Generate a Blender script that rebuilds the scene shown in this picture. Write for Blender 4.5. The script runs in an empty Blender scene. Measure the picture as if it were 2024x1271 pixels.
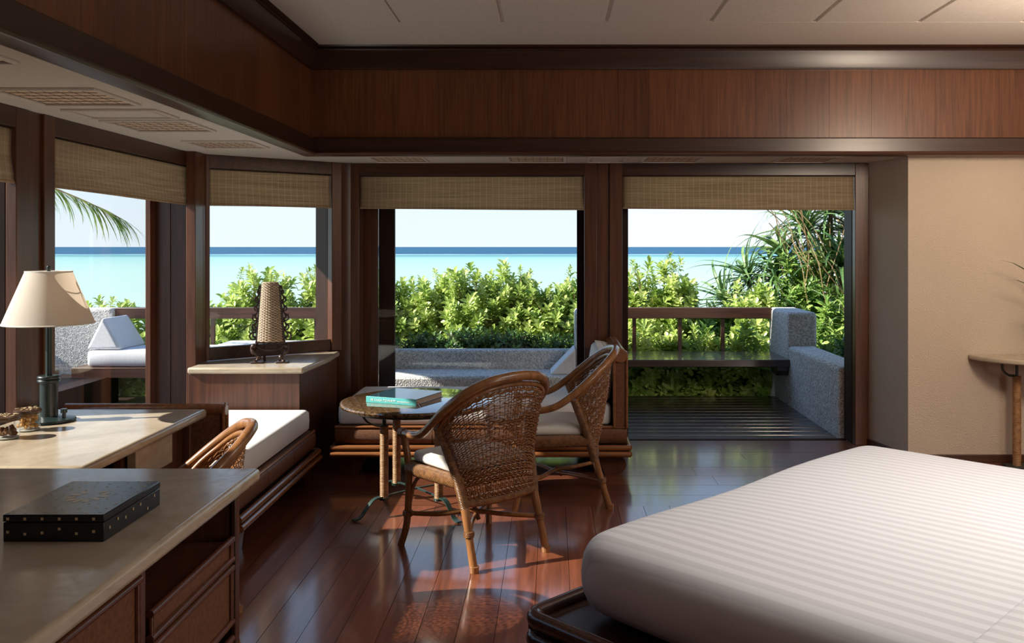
import bpy, math, random
from mathutils import Vector, Matrix
R = random.Random(7)
PI = math.pi
S = bpy.context.scene
C = S.collection

# ------------------------------------------------------------------ camera, world, lights, exposure
cam = bpy.data.objects.new('camera', bpy.data.cameras.new('camera'))
C.objects.link(cam)
cam.location = (0, 0, 1.55)
cam.rotation_euler = (PI / 2, 0, 0)
cam.data.sensor_width = 36
cam.data.lens = 1750 / 2024 * 36
cam.data.shift_x = -78 / 2024
cam.data.shift_y = -147.5 / 2024
cam.data.clip_start = 0.05
cam.data.clip_end = 90000
S.camera = cam
S.view_settings.view_transform = 'Standard'
S.view_settings.look = 'None'
S.view_settings.gamma = 1
S.view_settings.exposure = 0.0
try:
    S.view_settings.use_curve_mapping = False
except Exception:
    pass
S.cycles.max_bounces = 10
S.cycles.diffuse_bounces = 5
S.cycles.glossy_bounces = 4
S.cycles.transparent_max_bounces = 24
S.cycles.caustics_reflective = False
S.cycles.caustics_refractive = False
S.cycles.sample_clamp_indirect = 6

w = bpy.data.worlds.new('world')
S.world = w
w.use_nodes = True
nt = w.node_tree
nt.nodes.clear()
wo = nt.nodes.new('ShaderNodeOutputWorld')
bg = nt.nodes.new('ShaderNodeBackground')
tc = nt.nodes.new('ShaderNodeTexCoord')
sep = nt.nodes.new('ShaderNodeSeparateXYZ')
rmp = nt.nodes.new('ShaderNodeValToRGB')
e = rmp.color_ramp.elements
e[0].position = 0.0
e[0].color = (0.74, 0.81, 0.88, 1)
e[1].position = 1.0
e[1].color = (0.16, 0.33, 0.72, 1)
k = rmp.color_ramp.elements.new(0.06)
k.color = (0.70, 0.81, 0.88, 1)
k = rmp.color_ramp.elements.new(0.25)
k.color = (0.42, 0.62, 0.90, 1)
nt.links.new(tc.outputs['Generated'], sep.inputs[0])
nt.links.new(sep.outputs['Z'], rmp.inputs[0])
nt.links.new(rmp.outputs[0], bg.inputs[0])
bg.inputs[1].default_value = 1.35
nt.links.new(bg.outputs[0], wo.inputs[0])


def light(name, kind, loc, direction, energy, col, **kw):
    d = bpy.data.lights.new(name, kind)
    o = bpy.data.objects.new(name, d)
    C.objects.link(o)
    o.location = loc
    o.rotation_euler = Vector(direction).to_track_quat('-Z', 'Y').to_euler()
    d.energy = energy
    d.color = col
    for a, b in kw.items():
        setattr(d, a, b)
    return o


SUN_AZ, SUN_EL = math.radians(12), math.radians(34)
light('sun', 'SUN', (-20, -5, 20), (math.cos(SUN_EL) * math.cos(SUN_AZ), math.cos(SUN_EL) * math.sin(SUN_AZ), -math.sin(SUN_EL)),
      12, (1.0, 0.93, 0.82), angle=math.radians(0.6))
# area lights: a warm lamp for the beige wall, the rest added fill
light('bed_fill', 'AREA', (1.9, 3.0, 2.9), (0.0, -0.05, -1), 31, (1.0, 0.97, 0.97), shape='DISK', size=1.5, spread=math.radians(125))  # added fill light over the bed, no known fixture
light('wall_lamp', 'AREA', (2.9, 3.9, 2.35), (0.1, 1, -0.25), 26, (1.0, 0.80, 0.60), shape='DISK', size=0.5, spread=math.radians(150))
light('ceiling_fill', 'AREA', (3.6, 3.2, 2.1), (0.0, 0.0, 1), 55, (1.0, 0.84, 0.70), shape='RECTANGLE', size=2.0, size_y=3.5)  # added fill that brightens the ceiling; no cove is built
light('right_rear_fill', 'AREA', (4.95, -0.6, 1.8), (-0.70, 0.71, 0.08), 80, (1.0, 0.92, 0.84), shape='RECTANGLE', size=2.6, size_y=2.0)  # added fill from the right rear; the wall has no window

# ------------------------------------------------------------------ helpers


class M:
    def __init__(s):
        s.v = []
        s.f = []

    def box(s, x0, x1, y0, y1, z0, z1, rz=0, piv=None):
        b = len(s.v)
        P = [(x0, y0, z0), (x1, y0, z0), (x1, y1, z0), (x0, y1, z0), (x0, y0, z1), (x1, y0, z1), (x1, y1, z1), (x0, y1, z1)]
        if rz:
            px, py = piv if piv else ((x0 + x1) / 2, (y0 + y1) / 2)
            c, n = math.cos(rz), math.sin(rz)
            P = [(px + (x - px) * c - (y - py) * n, py + (x - px) * n + (y - py) * c, z) for x, y, z in P]
        s.v += P
        s.f += [tuple(b + i for i in q) for q in ((0, 3, 2, 1), (4, 5, 6, 7), (0, 1, 5, 4), (1, 2, 6, 5), (2, 3, 7, 6), (3, 0, 4, 7))]
        return s

    def prism(s, poly, z0, z1):
        b = len(s.v)
        n = len(poly)
        s.v += [(x, y, z0) for x, y in poly] + [(x, y, z1) for x, y in poly]
        s.f.append(tuple(b + i for i in reversed(range(n))))
        s.f.append(tuple(b + n + i for i in range(n)))
        for i in range(n):
            j = (i + 1) % n
            s.f.append((b + i, b + j, b + n + j, b + n + i))
        return s

    def extr(s, prof, A, Bv):
        """prof: list of 3-D points at A end, Bv: same at the other end"""
        b = len(s.v)
        n = len(prof)
        s.v += list(A) + list(Bv)
        s.f.append(tuple(b + i for i in range(n)))
        s.f.append(tuple(b + n + i for i in reversed(range(n))))
        for i in range(n):
            j = (i + 1) % n
            s.f.append((b + j, b + i, b + n + i, b + n + j))
        return s

    def tube(s, pts, r, n=8, cap=True, flat=1.0, closed=False):
        pts = [Vector(p) for p in pts]
        N = len(pts)
        rr = r if isinstance(r, (list, tuple)) else [r] * N
        b = len(s.v)
        T = []
        for i in range(N):
            if closed:
                t = pts[(i + 1) % N] - pts[i - 1]
            else:
                t = pts[min(i + 1, N - 1)] - pts[max(i - 1, 0)]
            T.append(t.normalized() if t.length > 1e-9 else Vector((0, 0, 1)))
        up = Vector((0, 0, 1)) if abs(T[0].z) < 0.9 else Vector((0, 1, 0))
        u = (up - T[0] * up.dot(T[0])).normalized()
        for i in range(N):
            u = (u - T[i] * u.dot(T[i]))
            u = u.normalized() if u.length > 1e-6 else T[i].orthogonal().normalized()
            v = T[i].cross(u)
            for j in range(n):
                a = 2 * PI * j / n
                s.v.append(tuple(pts[i] + u * math.cos(a) * rr[i] + v * math.sin(a) * rr[i] * flat))
        rng = N if closed else N - 1
        for i in range(rng):
            i2 = (i + 1) % N
            for j in range(n):
                k2 = (j + 1) % n
                s.f.append((b + i * n + j, b + i * n + k2, b + i2 * n + k2, b + i2 * n + j))
        if cap and not closed:
            s.f.append(tuple(b + j for j in reversed(range(n))))
            s.f.append(tuple(b + (N - 1) * n + j for j in range(n)))
        return s

    def lathe(s, prof, c=(0, 0, 0), n=32, sx=1, sy=1):
        b = len(s.v)
        for r, z in prof:
            for j in range(n):
                a = 2 * PI * j / n
                s.v.append((c[0] + r * math.cos(a) * sx, c[1] + r * math.sin(a) * sy, c[2] + z))
        for i in range(len(prof) - 1):
            for j in range(n):
                k2 = (j + 1) % n
                s.f.append((b + i * n + j, b + i * n + k2, b + (i + 1) * n + k2, b + (i + 1) * n + j))
        if prof[0][0] > 1e-5:
            s.f.append(tuple(b + j for j in reversed(range(n))))
        if prof[-1][0] > 1e-5:
            s.f.append(tuple(b + (len(prof) - 1) * n + j for j in range(n)))
        return s

    def grid(s, fn, nu, nv):
        b = len(s.v)
        for i in range(nu + 1):
            for j in range(nv + 1):
                s.v.append(tuple(fn(i / nu, j / nv)))
        for i in range(nu):
            for j in range(nv):
                a = b + i * (nv + 1) + j
                s.f.append((a, a + nv + 1, a + nv + 2, a + 1))
        return s

    def cushion(s, x0, x1, y0, y1, z0, z1, r=0.05, puff=0.02, n=14, m=10):
        """a rounded, slightly puffed box cushion"""
        cx, cy, cz = (x0 + x1) / 2, (y0 + y1) / 2, (z0 + z1) / 2
        hx, hy, hz = (x1 - x0) / 2, (y1 - y0) / 2, (z1 - z0) / 2
        b = len(s.v)
        K = 8
        rings = []
        r = min(r, hz)
        prof = []
        for i in range(K + 1):
            a = -PI / 2 + PI * i / K
            prof.append((r * (1 - math.cos(a)), (hz - r) * (1 if a > 0 else -1 if a < 0 else 0) + r * math.sin(a)))

        def outline(ins):
            pts = []
            ax, ay = hx - ins, hy - ins
            rc = max(r * 1.2 - ins, 0.004)
            for (qx, qy, a0) in ((1, 1, 0), (-1, 1, PI / 2), (-1, -1, PI), (1, -1, 1.5 * PI)):
                for t in range(5):
                    a = a0 + PI / 2 * t / 4
                    pts.append((qx * (ax - rc) + rc * math.cos(a), qy * (ay - rc) + rc * math.sin(a)))
                # subdivide long side
                nx = {(1, 1): (-1, 1), (-1, 1): (-1, -1), (-1, -1): (1, -1), (1, -1): (1, 1)}[(qx, qy)]
                p = pts[-1]
                a1 = a0 + PI / 2
                q = (nx[0] * (ax - rc) + rc * math.cos(a1), nx[1] * (ay - rc) + rc * math.sin(a1))
                for t in range(1, 6):
                    pts.append((p[0] + (q[0] - p[0]) * t / 6, p[1] + (q[1] - p[1]) * t / 6))
            return pts
        ins_list = [(hz * 0 + i2, z) for i2, z in prof]
        mn = min(hx, hy)
        pre = [(mn * 0.97, -hz), (mn * 0.6, -hz), (mn * 0.3, -hz)]
        post = [(mn * 0.3, hz + puff * 0.7), (mn * 0.6, hz + puff * 0.95), (mn * 0.97, hz + puff)]
        cnt = None
        for ins, z in pre + ins_list + post:
            o = outline(min(ins, mn * 0.97))
            cnt = len(o)
            for px, py in o:
                s.v.append((cx + px, cy + py, cz + z))
        L = len(pre + ins_list + post)
        for i in range(L - 1):
            for j in range(cnt):
                k2 = (j + 1) % cnt
                s.f.append((b + i * cnt + j, b + i * cnt + k2, b + (i + 1) * cnt + k2, b + (i + 1) * cnt + j))
        s.f.append(tuple(b + j for j in reversed(range(cnt))))
        s.f.append(tuple(b + (L - 1) * cnt + j for j in range(cnt)))
        return s

    def xf(s, mat):
        s.v = [tuple(mat @ Vector(p)) for p in s.v]
        return s


def mesh_of(m, name, smooth=35):
    me = bpy.data.meshes.new(name)
    me.from_pydata(m.v, [], m.f)
    me.update()
    if smooth is not None:
        me.polygons.foreach_set('use_smooth', [True] * len(me.polygons))
        try:
            me.set_sharp_from_angle(angle=math.radians(smooth))
        except Exception:
            pass
    return me


def obj(name, m, mat, parent=None, bev=0, smooth=35, world=True, kind=None, label=None):
    if parent is not None and world:
        off = Vector((0, 0, 0))
        p = parent
        while p is not None:
            off += p.location
            p = p.parent
        m.v = [(x - off.x, y - off.y, z - off.z) for x, y, z in m.v]
    me = mesh_of(m, name, smooth)
    me.materials.append(mat)
    o = bpy.data.objects.new(name, me)
    C.objects.link(o)
    if parent is not None:
        o.parent = parent
    if bev:
        b = o.modifiers.new('b', 'BEVEL')
        b.width = bev
        b.segments = 2
        b.limit_method = 'ANGLE'
        b.angle_limit = math.radians(40)
        b.harden_normals = False
    if kind:
        o['kind'] = kind
    if label:
        o['label'] = label
    return o


def share(src, name, parent=None, loc=(0, 0, 0), rot=(0, 0, 0), sc=(1, 1, 1)):
    o = bpy.data.objects.new(name, src)
    C.objects.link(o)
    o.parent = parent
    o.location = loc
    o.rotation_euler = rot
    o.scale = sc
    return o


def thing(name, label, cat, loc=(0, 0, 0), rz=0, group=None):
    o = bpy.data.objects.new(name, None)
    C.objects.link(o)
    o.location = loc
    o.rotation_euler = (0, 0, rz)
    o.empty_display_size = 0.1
    return tag(o, label, cat, group)


def tag(o, label, cat, group=None):
    o['label'] = label
    o['category'] = cat
    if group:
        o['group'] = group
    return o


def st(name, parent=None, loc=(0, 0, 0)):
    o = bpy.data.objects.new(name, None)
    C.objects.link(o)
    o.location = loc
    o['kind'] = 'structure'
    return o


def struct(name, m, mat, **kw):
    return obj(name, m, mat, kind='structure', **kw)


def cr(P, sub=6):
    """catmull-rom through points"""
    P = [Vector(p) for p in P]
    out = []
    for i in range(len(P) - 1):
        p0 = P[i - 1] if i else P[0] * 2 - P[1]
        p1, p2 = P[i], P[i + 1]
        p3 = P[i + 2] if i + 2 < len(P) else P[-1] * 2 - P[-2]
        for t in range(sub):
            t = t / sub
            out.append(0.5 * ((2 * p1) + (p2 - p0) * t + (2 * p0 - 5 * p1 + 4 * p2 - p3) * t * t + (3 * p1 - p0 - 3 * p2 + p3) * t ** 3))
    out.append(P[-1])
    return out


# ------------------------------------------------------------------ materials
class N:
    def __init__(s, name):
        s.m = bpy.data.materials.new(name)
        s.m.use_nodes = True
        s.t = s.m.node_tree
        s.t.nodes.clear()
        s.out = s.n('ShaderNodeOutputMaterial')

    def n(s, k, **kw):
        x = s.t.nodes.new(k)
        for a, b in kw.items():
            setattr(x, a, b)
        return x

    def l(s, a, b):
        s.t.links.new(a, b)

    def bsdf(s, col=None, rough=0.5, spec=0.5, **inp):
        b = s.n('ShaderNodeBsdfPrincipled')
        if col is not None:
            if isinstance(col, (tuple, list)):
                b.inputs['Base Color'].default_value = (*col, 1)
            else:
                s.l(col, b.inputs['Base Color'])
        if isinstance(rough, (int, float)):
            b.inputs['Roughness'].default_value = rough
        else:
            s.l(rough, b.inputs['Roughness'])
        b.inputs['Specular IOR Level'].default_value = spec
        for a, v in inp.items():
            b.inputs[a.replace('_', ' ')].default_value = v
        s.l(b.outputs[0], s.out.inputs[0])
        s.b = b
        return b

    def coord(s, scale=(1, 1, 1), rand=True, kind='Object', rot=(0, 0, 0)):
        t = s.n('ShaderNodeTexCoord')
        src = t.outputs[kind]
        if rand:
            oi = s.n('ShaderNodeObjectInfo')
            mu = s.n('ShaderNodeMath', operation='MULTIPLY')
            mu.inputs[1].default_value = 37.0
            s.l(oi.outputs['Random'], mu.inputs[0])
            ad = s.n('ShaderNodeVectorMath', operation='ADD')
            s.l(src, ad.inputs[0])
            s.l(mu.outputs[0], ad.inputs[1])
            src = ad.outputs[0]
        mp = s.n('ShaderNodeMapping')
        mp.inputs['Scale'].default_value = scale
        mp.inputs['Rotation'].default_value = rot
        s.l(src, mp.inputs[0])
        return mp.outputs[0]

    def noise(s, vec, scale=5, detail=4, rough=0.55, dist=0):
        x = s.n('ShaderNodeTexNoise')
        x.inputs['Scale'].default_value = scale
        x.inputs['Detail'].default_value = detail
        x.inputs['Roughness'].default_value = rough
        x.inputs['Distortion'].default_value = dist
        if vec is not None:
            s.l(vec, x.inputs['Vector'])
        return x.outputs[0]

    def ramp(s, fac, stops):
        x = s.n('ShaderNodeValToRGB')
        el = x.color_ramp.elements
        el[0].position, el[0].color = stops[0][0], (*stops[0][1], 1)
        el[1].position, el[1].color = stops[-1][0], (*stops[-1][1], 1)
        for p, c in stops[1:-1]:
            q = el.new(p)
            q.color = (*c, 1)
        s.l(fac, x.inputs[0])
        return x.outputs[0]

    def bump(s, h, strength=0.3, dist=0.01):
        x = s.n('ShaderNodeBump')
        x.inputs['Strength'].default_value = strength
        x.inputs['Distance'].default_value = dist
        s.l(h, x.inputs['Height'])
        s.l(x.outputs[0], s.b.inputs['Normal'])

    def vary(s, col, amt=0.25):
        oi = s.n('ShaderNodeObjectInfo')
        mr = s.n('ShaderNodeMapRange')
        mr.inputs['To Min'].default_value = 1 - amt
        mr.inputs['To Max'].default_value = 1 + amt
        s.l(oi.outputs['Random'], mr.inputs[0])
        hs = s.n('ShaderNodeHueSaturation')
        s.l(mr.outputs[0], hs.inputs['Value'])
        s.l(col, hs.inputs['Color'])
        return hs.outputs[0]


def wood(name, dark, light, rough=0.3, axis='x', vary=0.2, coat=0.0, spec=0.5, sc=1.0, bump=0.15):
    m = N(name)
    k = {'x': (0.7, 16, 16), 'y': (16, 0.7, 16), 'z': (16, 16, 0.7)}[axis]
    v = m.coord(tuple(a * sc for a in k))
    n1 = m.noise(v, 2.2, 7, 0.6, 0.6)
    c = m.ramp(n1, [(0.3, dark), (0.7, light)])
    c = m.vary(c, vary)
    m.bsdf(c, rough, spec)
    m.b.inputs['Coat Weight'].default_value = coat
    m.b.inputs['Coat Roughness'].default_value = 0.12
    if bump:
        m.bump(n1, bump, 0.002)
    return m.m


def plain(name, col, rough=0.5, spec=0.5, bump=0, bs=60, metal=0.0):
    m = N(name)
    v = m.coord((1, 1, 1))
    n1 = m.noise(v, bs, 3)
    c = m.ramp(n1, [(0.2, tuple(a * 0.88 for a in col)), (0.8, tuple(min(1, a * 1.08) for a in col))])
    m.bsdf(c, rough, spec)
    m.b.inputs['Metallic'].default_value = metal
    if bump:
        m.bump(n1, bump, 0.004)
    return m.m


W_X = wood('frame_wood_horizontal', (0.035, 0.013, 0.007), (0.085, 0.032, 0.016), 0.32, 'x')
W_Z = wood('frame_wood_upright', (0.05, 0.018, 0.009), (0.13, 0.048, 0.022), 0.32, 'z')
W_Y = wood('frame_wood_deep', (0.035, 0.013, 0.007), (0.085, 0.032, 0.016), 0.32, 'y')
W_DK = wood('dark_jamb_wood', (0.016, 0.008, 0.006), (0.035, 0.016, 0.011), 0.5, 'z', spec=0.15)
W_TRIM = wood('beam_trim_wood', (0.022, 0.009, 0.006), (0.05, 0.019, 0.011), 0.3, 'x', 0.1)
VENEER = wood('veneer', (0.075, 0.025, 0.010), (0.17, 0.06, 0.022), 0.33, 'z', 0.14, sc=1.5, spec=0.4)
CAB = wood('cabinet_wood', (0.05, 0.018, 0.010), (0.13, 0.045, 0.022), 0.3, 'z', 0.1)
CAB_Y = wood('cabinet_wood_rail', (0.07, 0.024, 0.012), (0.16, 0.055, 0.026), 0.22, 'y', 0.1, coat=0.3)
FLOOR = wood('floor_wood', (0.10, 0.029, 0.014), (0.23, 0.070, 0.032), 0.32, 'y', 0.18, coat=1.0, sc=0.8, bump=0.02)
FLOOR_X = wood('floor_wood_cross', (0.08, 0.025, 0.013), (0.18, 0.056, 0.027), 0.32, 'x', 0.18, coat=1.0, sc=0.8, bump=0.02)
DECK = wood('deck_wood', (0.03, 0.019, 0.016), (0.08, 0.048, 0.038), 0.3, 'x', 0.2, coat=0.8, bump=0.02)
RAIL = wood('rail_wood', (0.04, 0.018, 0.012), (0.09, 0.038, 0.024), 0.35, 'x', 0.1)
CANE = wood('cane_pole', (0.18, 0.075, 0.027), (0.34, 0.155, 0.058), 0.25, 'z', 0.08, coat=0.3, sc=0.6)
WICK = wood('wicker_strand', (0.13, 0.052, 0.019), (0.34, 0.155, 0.06), 0.35, 'z', 0.08, sc=3)
DB_RAIL = wood('daybed_rail', (0.15, 0.055, 0.02), (0.30, 0.115, 0.04), 0.25, 'x', 0.1, coat=0.3)
BEDW = wood('bed_frame_wood', (0.03, 0.011, 0.008), (0.07, 0.026, 0.016), 0.25, 'x', 0.1, coat=0.3)
CARVE = wood('carved_wood', (0.02, 0.009, 0.006), (0.055, 0.024, 0.014), 0.4, 'z', 0.1)
IRON = plain('green_black_iron', (0.016, 0.028, 0.027), 0.3, 0.6)
IRON_G = plain('green_iron', (0.018, 0.04, 0.034), 0.35, 0.6)
CEIL = plain('ceiling_paint', (0.74, 0.69, 0.63), 0.7, 0.2)
WHITE = plain('white_fabric', (0.80, 0.80, 0.79), 0.85, 0.15, 0.08, 240)
CREAM = plain('cream_fabric', (0.74, 0.70, 0.63), 0.85, 0.15, 0.1, 260)
LEAF_G = None

m = N('wrapped_cane')   # binding of thin cane round a pole: fine rings
v = m.coord((1, 1, 1), rand=False)
wv = m.n('ShaderNodeTexWave', wave_type='BANDS', bands_direction='Z')
wv.inputs['Scale'].default_value = 38
wv.inputs['Distortion'].default_value = 0.6
m.l(v, wv.inputs['Vector'])
n1 = m.noise(v, 30, 3)
c = m.ramp(n1, [(0.3, (0.26, 0.12, 0.045)), (0.7, (0.50, 0.27, 0.12))])
m.bsdf(c, 0.4, 0.5)
m.bump(wv.outputs[1], 0.9, 0.003)
WRAP = m.m
m = N('dark_wrapped_cane')
v = m.coord((1, 1, 1), rand=False)
wv = m.n('ShaderNodeTexWave', wave_type='BANDS', bands_direction='DIAGONAL')
wv.inputs['Scale'].default_value = 75
wv.inputs['Distortion'].default_value = 1.0
m.l(v, wv.inputs['Vector'])
n1 = m.noise(v, 40, 3)
c = m.ramp(n1, [(0.3, (0.12, 0.05, 0.018)), (0.7, (0.30, 0.14, 0.052))])
m.bsdf(c, 0.32, 0.5)
m.bump(wv.outputs[1], 0.8, 0.003)
WRAP_D = m.m

m = N('rattan_mat')      # fine woven rattan sheet
v = m.coord((1, 1, 1), rand=False)
ck = m.n('ShaderNodeTexChecker')
ck.inputs['Scale'].default_value = 170
m.l(v, ck.inputs['Vector'])
n1 = m.noise(v, 60, 4)
c = m.ramp(n1, [(0.25, (0.10, 0.038, 0.018)), (0.75, (0.22, 0.09, 0.04))])
m.bsdf(c, 0.5, 0.4)
m.bump(ck.outputs[1], 0.6, 0.002)
MAT_R = m.m

m = N('stucco')
v = m.coord((1, 1, 1), rand=False)
n1 = m.noise(v, 95, 4, 0.6)
n2 = m.noise(v, 1.3, 2)
c = m.ramp(n2, [(0.2, (0.56, 0.47, 0.38)), (0.8, (0.64, 0.54, 0.44))])
m.bsdf(c, 0.9, 0.1)
m.bump(n1, 0.9, 0.008)
STUCCO = m.m

m = N('pebble_stone')
v = m.coord((1, 1, 1), rand=False)
vo = m.n('ShaderNodeTexVoronoi')
vo.inputs['Scale'].default_value = 85
m.l(v, vo.inputs['Vector'])
c = m.ramp(vo.outputs['Color'], [(0.15, (0.34, 0.34, 0.33)), (0.5, (0.55, 0.54, 0.52)), (0.85, (0.76, 0.75, 0.72))])
m.bsdf(c, 0.85, 0.2)
m.bump(vo.outputs[0], 0.7, 0.006)
PEBBLE = m.m

m = N('travertine')
v = m.coord((1, 1, 3), rand=True)
n1 = m.noise(v, 3.0, 9, 0.65, 1.2)
n2 = m.noise(v, 40, 4)
c = m.ramp(n1, [(0.3, (0.34, 0.27, 0.19)), (0.5, (0.46, 0.38, 0.28)), (0.75, (0.56, 0.48, 0.37))])
rr = m.ramp(n2, [(0.3, (0.13, 0.13, 0.13)), (0.7, (0.26, 0.26, 0.26))])
m.bsdf(c, rr, 0.5)
m.bump(n2, 0.06, 0.002)
TRAV = m.m

m = N('bamboo_weave')     # blind: thin horizontal reeds tied with vertical threads
v = m.coord((1, 1, 1), rand=True)
vs = m.coord((1.0, 1.0, 48), rand=True)
n1 = m.noise(vs, 2.0, 5, 0.7)
t2 = m.n('ShaderNodeTexCoord')
wz = m.n('ShaderNodeTexWave', wave_type='BANDS', bands_direction='Z')
wz.inputs['Scale'].default_value = 55
m.l(t2.outputs['Object'], wz.inputs['Vector'])
wx = m.n('ShaderNodeTexWave', wave_type='BANDS', bands_direction='X')
wx.inputs['Scale'].default_value = 6.5
m.l(t2.outputs['Object'], wx.inputs['Vector'])
c = m.ramp(n1, [(0.25, (0.42, 0.31, 0.20)), (0.5, (0.62, 0.48, 0.33)), (0.75, (0.80, 0.66, 0.48))])
th = m.ramp(wx.outputs[1], [(0.955, (0, 0, 0)), (0.995, (0.6, 0.6, 0.6))])
mx = m.n('ShaderNodeMix', data_type='RGBA')
m.l(th, mx.inputs[0])
m.l(c, mx.inputs[6])
mx.inputs[7].default_value = (0.86, 0.74, 0.56, 1)
b = m.bsdf(mx.outputs[2], 0.7, 0.2)
m.bump(wz.outputs[1], 0.5, 0.003)
tr = m.n('ShaderNodeBsdfTranslucent')
m.l(mx.outputs[2], tr.inputs[0])
ms = m.n('ShaderNodeMixShader')
ms.inputs[0].default_value = 0.65
m.l(b.outputs[0], ms.inputs[1])
m.l(tr.outputs[0], ms.inputs[2])
m.l(ms.outputs[0], m.out.inputs[0])
BAMBOO = m.m

m = N('pane_glass')
t = m.n('ShaderNodeBsdfTransparent')
t.inputs[0].default_value = (0.97, 0.98, 0.98, 1)
g = m.n('ShaderNodeBsdfGlossy')
g.inputs['Roughness'].default_value = 0.0
lw = m.n('ShaderNodeLayerWeight')
lw.inputs[0].default_value = 0.5
pw_ = m.n('ShaderNodeMath', operation='POWER')
pw_.inputs[1].default_value = 5
m.l(lw.outputs['Facing'], pw_.inputs[0])
fr = m.n('ShaderNodeMath', operation='MULTIPLY_ADD')
fr.inputs[1].default_value = 0.95
fr.inputs[2].default_value = 0.03
m.l(pw_.outputs[0], fr.inputs[0])
ms = m.n('ShaderNodeMixShader')
m.l(fr.outputs[0], ms.inputs[0])
m.l(t.outputs[0], ms.inputs[1])
m.l(g.outputs[0], ms.inputs[2])
m.l(ms.outputs[0], m.out.inputs[0])
GLASS = m.m

m = N('lamp_shade_cloth')
v = m.coord((1, 1, 1), rand=False)
n1 = m.noise(v, 300, 2)
b = m.bsdf((0.72, 0.66, 0.58), 0.9, 0.1)
m.bump(n1, 0.2, 0.002)
tr = m.n('ShaderNodeBsdfTranslucent')
tr.inputs[0].default_value = (0.80, 0.66, 0.52, 1)
ms = m.n('ShaderNodeMixShader')
ms.inputs[0].default_value = 0.4
m.l(b.outputs[0], ms.inputs[1])
m.l(tr.outputs[0], ms.inputs[2])
m.l(ms.outputs[0], m.out.inputs[0])
SHADE = m.m

m = N('striped_bed_linen')
t = m.n('ShaderNodeTexCoord')
sp = m.n('ShaderNodeSeparateXYZ')
m.l(t.outputs['Object'], sp.inputs[0])
mu = m.n('ShaderNodeMath', operation='MULTIPLY')
mu.inputs[1].default_value = 1 / 0.052
m.l(sp.outputs[0], mu.inputs[0])
fr_ = m.n('ShaderNodeMath', operation='FRACT')
m.l(mu.outputs[0], fr_.inputs[0])
c = m.ramp(fr_.outputs[0], [(0.44, (0.80, 0.79, 0.78)), (0.50, (0.68, 0.665, 0.655)), (0.94, (0.68, 0.665, 0.655)), (1.0, (0.80, 0.79, 0.78))])
m.bsdf(c, 0.75, 0.2)
m.b.inputs['Sheen Weight'].default_value = 0.15
LINEN = m.m

m = N('lacquered_shell')   # table top: brown crackle
v = m.coord((1, 1, 1), rand=False)
vo = m.n('ShaderNodeTexVoronoi', feature='DISTANCE_TO_EDGE')
vo.inputs['Scale'].default_value = 90
m.l(v, vo.inputs['Vector'])
n1 = m.noise(v, 50, 4)
c = m.ramp(n1, [(0.35, (0.05, 0.025, 0.012)), (0.65, (0.28, 0.17, 0.08))])
k_ = m.ramp(vo.outputs[0], [(0.0, (0.02, 0.012, 0.008)), (0.12, (1, 1, 1))])
mx = m.n('ShaderNodeMix', data_type='RGBA', blend_type='MULTIPLY')
mx.inputs[0].default_value = 1
m.l(c, mx.inputs[6])
m.l(k_, mx.inputs[7])
m.bsdf(mx.outputs[2], 0.12, 0.6)
m.b.inputs['Coat Weight'].default_value = 1.0
m.b.inputs['Coat Roughness'].default_value = 0.04
SHELL = m.m

LACQ = plain('black_lacquer', (0.012, 0.012, 0.014), 0.25, 0.5)
INLAY = plain('shell_inlay', (0.50, 0.38, 0.22), 0.35, 0.5, 0, 90)
TEAL = plain('teal_book_cloth', (0.10, 0.48, 0.48), 0.4)
PAPER = plain('paper', (0.62, 0.52, 0.45), 0.8)
COVER = plain('dark_book_cover', (0.03, 0.07, 0.09), 0.06, 1.0)
LETTER = plain('white_print', (0.85, 0.86, 0.86), 0.6)
RED = plain('red_ribbon', (0.55, 0.04, 0.06), 0.5)
CLEAR = GLASS
SNACK = plain('dried_fruit', (0.16, 0.075, 0.03), 0.8, 0.2, 0.8, 50)
AMBER = plain('dried_mango', (0.55, 0.30, 0.09), 0.6, 0.3, 0.5, 30)
JARLID = plain('jar_lid_brown', (0.06, 0.028, 0.015), 0.25)
RUG = plain('soil', (0.10, 0.075, 0.045), 0.95)
WICK_L = wood('pale_wicker', (0.36, 0.26, 0.17), (0.62, 0.50, 0.36), 0.6, 'x', 0.1, sc=3)
GRILL = plain('vent_lattice', (0.14, 0.09, 0.055), 0.6)
GBACK = plain('vent_mat', (0.80, 0.64, 0.50), 0.7, 0.2, 0.3, 30)
OUTC = plain('outdoor_white_fabric', (0.78, 0.79, 0.82), 0.85, 0.1)


def leafmat(name, cols, trans=0.35, rough=0.35):
    m = N(name)
    oi = m.n('ShaderNodeObjectInfo')
    v = m.coord((1, 1, 1))
    n1 = m.noise(v, 14, 2)
    ad = m.n('ShaderNodeMath', operation='ADD')
    m.l(n1, ad.inputs[0])
    mr = m.n('ShaderNodeMapRange')
    mr.inputs['To Min'].default_value = -0.25
    mr.inputs['To Max'].default_value = 0.25
    m.l(oi.outputs['Random'], mr.inputs[0])
    m.l(mr.outputs[0], ad.inputs[1])
    c = m.ramp(ad.outputs[0], [(0.2 + 0.6 * i / (len(cols) - 1), x) for i, x in enumerate(cols)])
    b = m.bsdf(c, rough, 0.5)
    tr = m.n('ShaderNodeBsdfTranslucent')
    m.l(c, tr.inputs[0])
    ms = m.n('ShaderNodeMixShader')
    ms.inputs[0].default_value = trans
    m.l(b.outputs[0], ms.inputs[1])
    m.l(tr.outputs[0], ms.inputs[2])
    m.l(ms.outputs[0], m.out.inputs[0])
    return m.m


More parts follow.
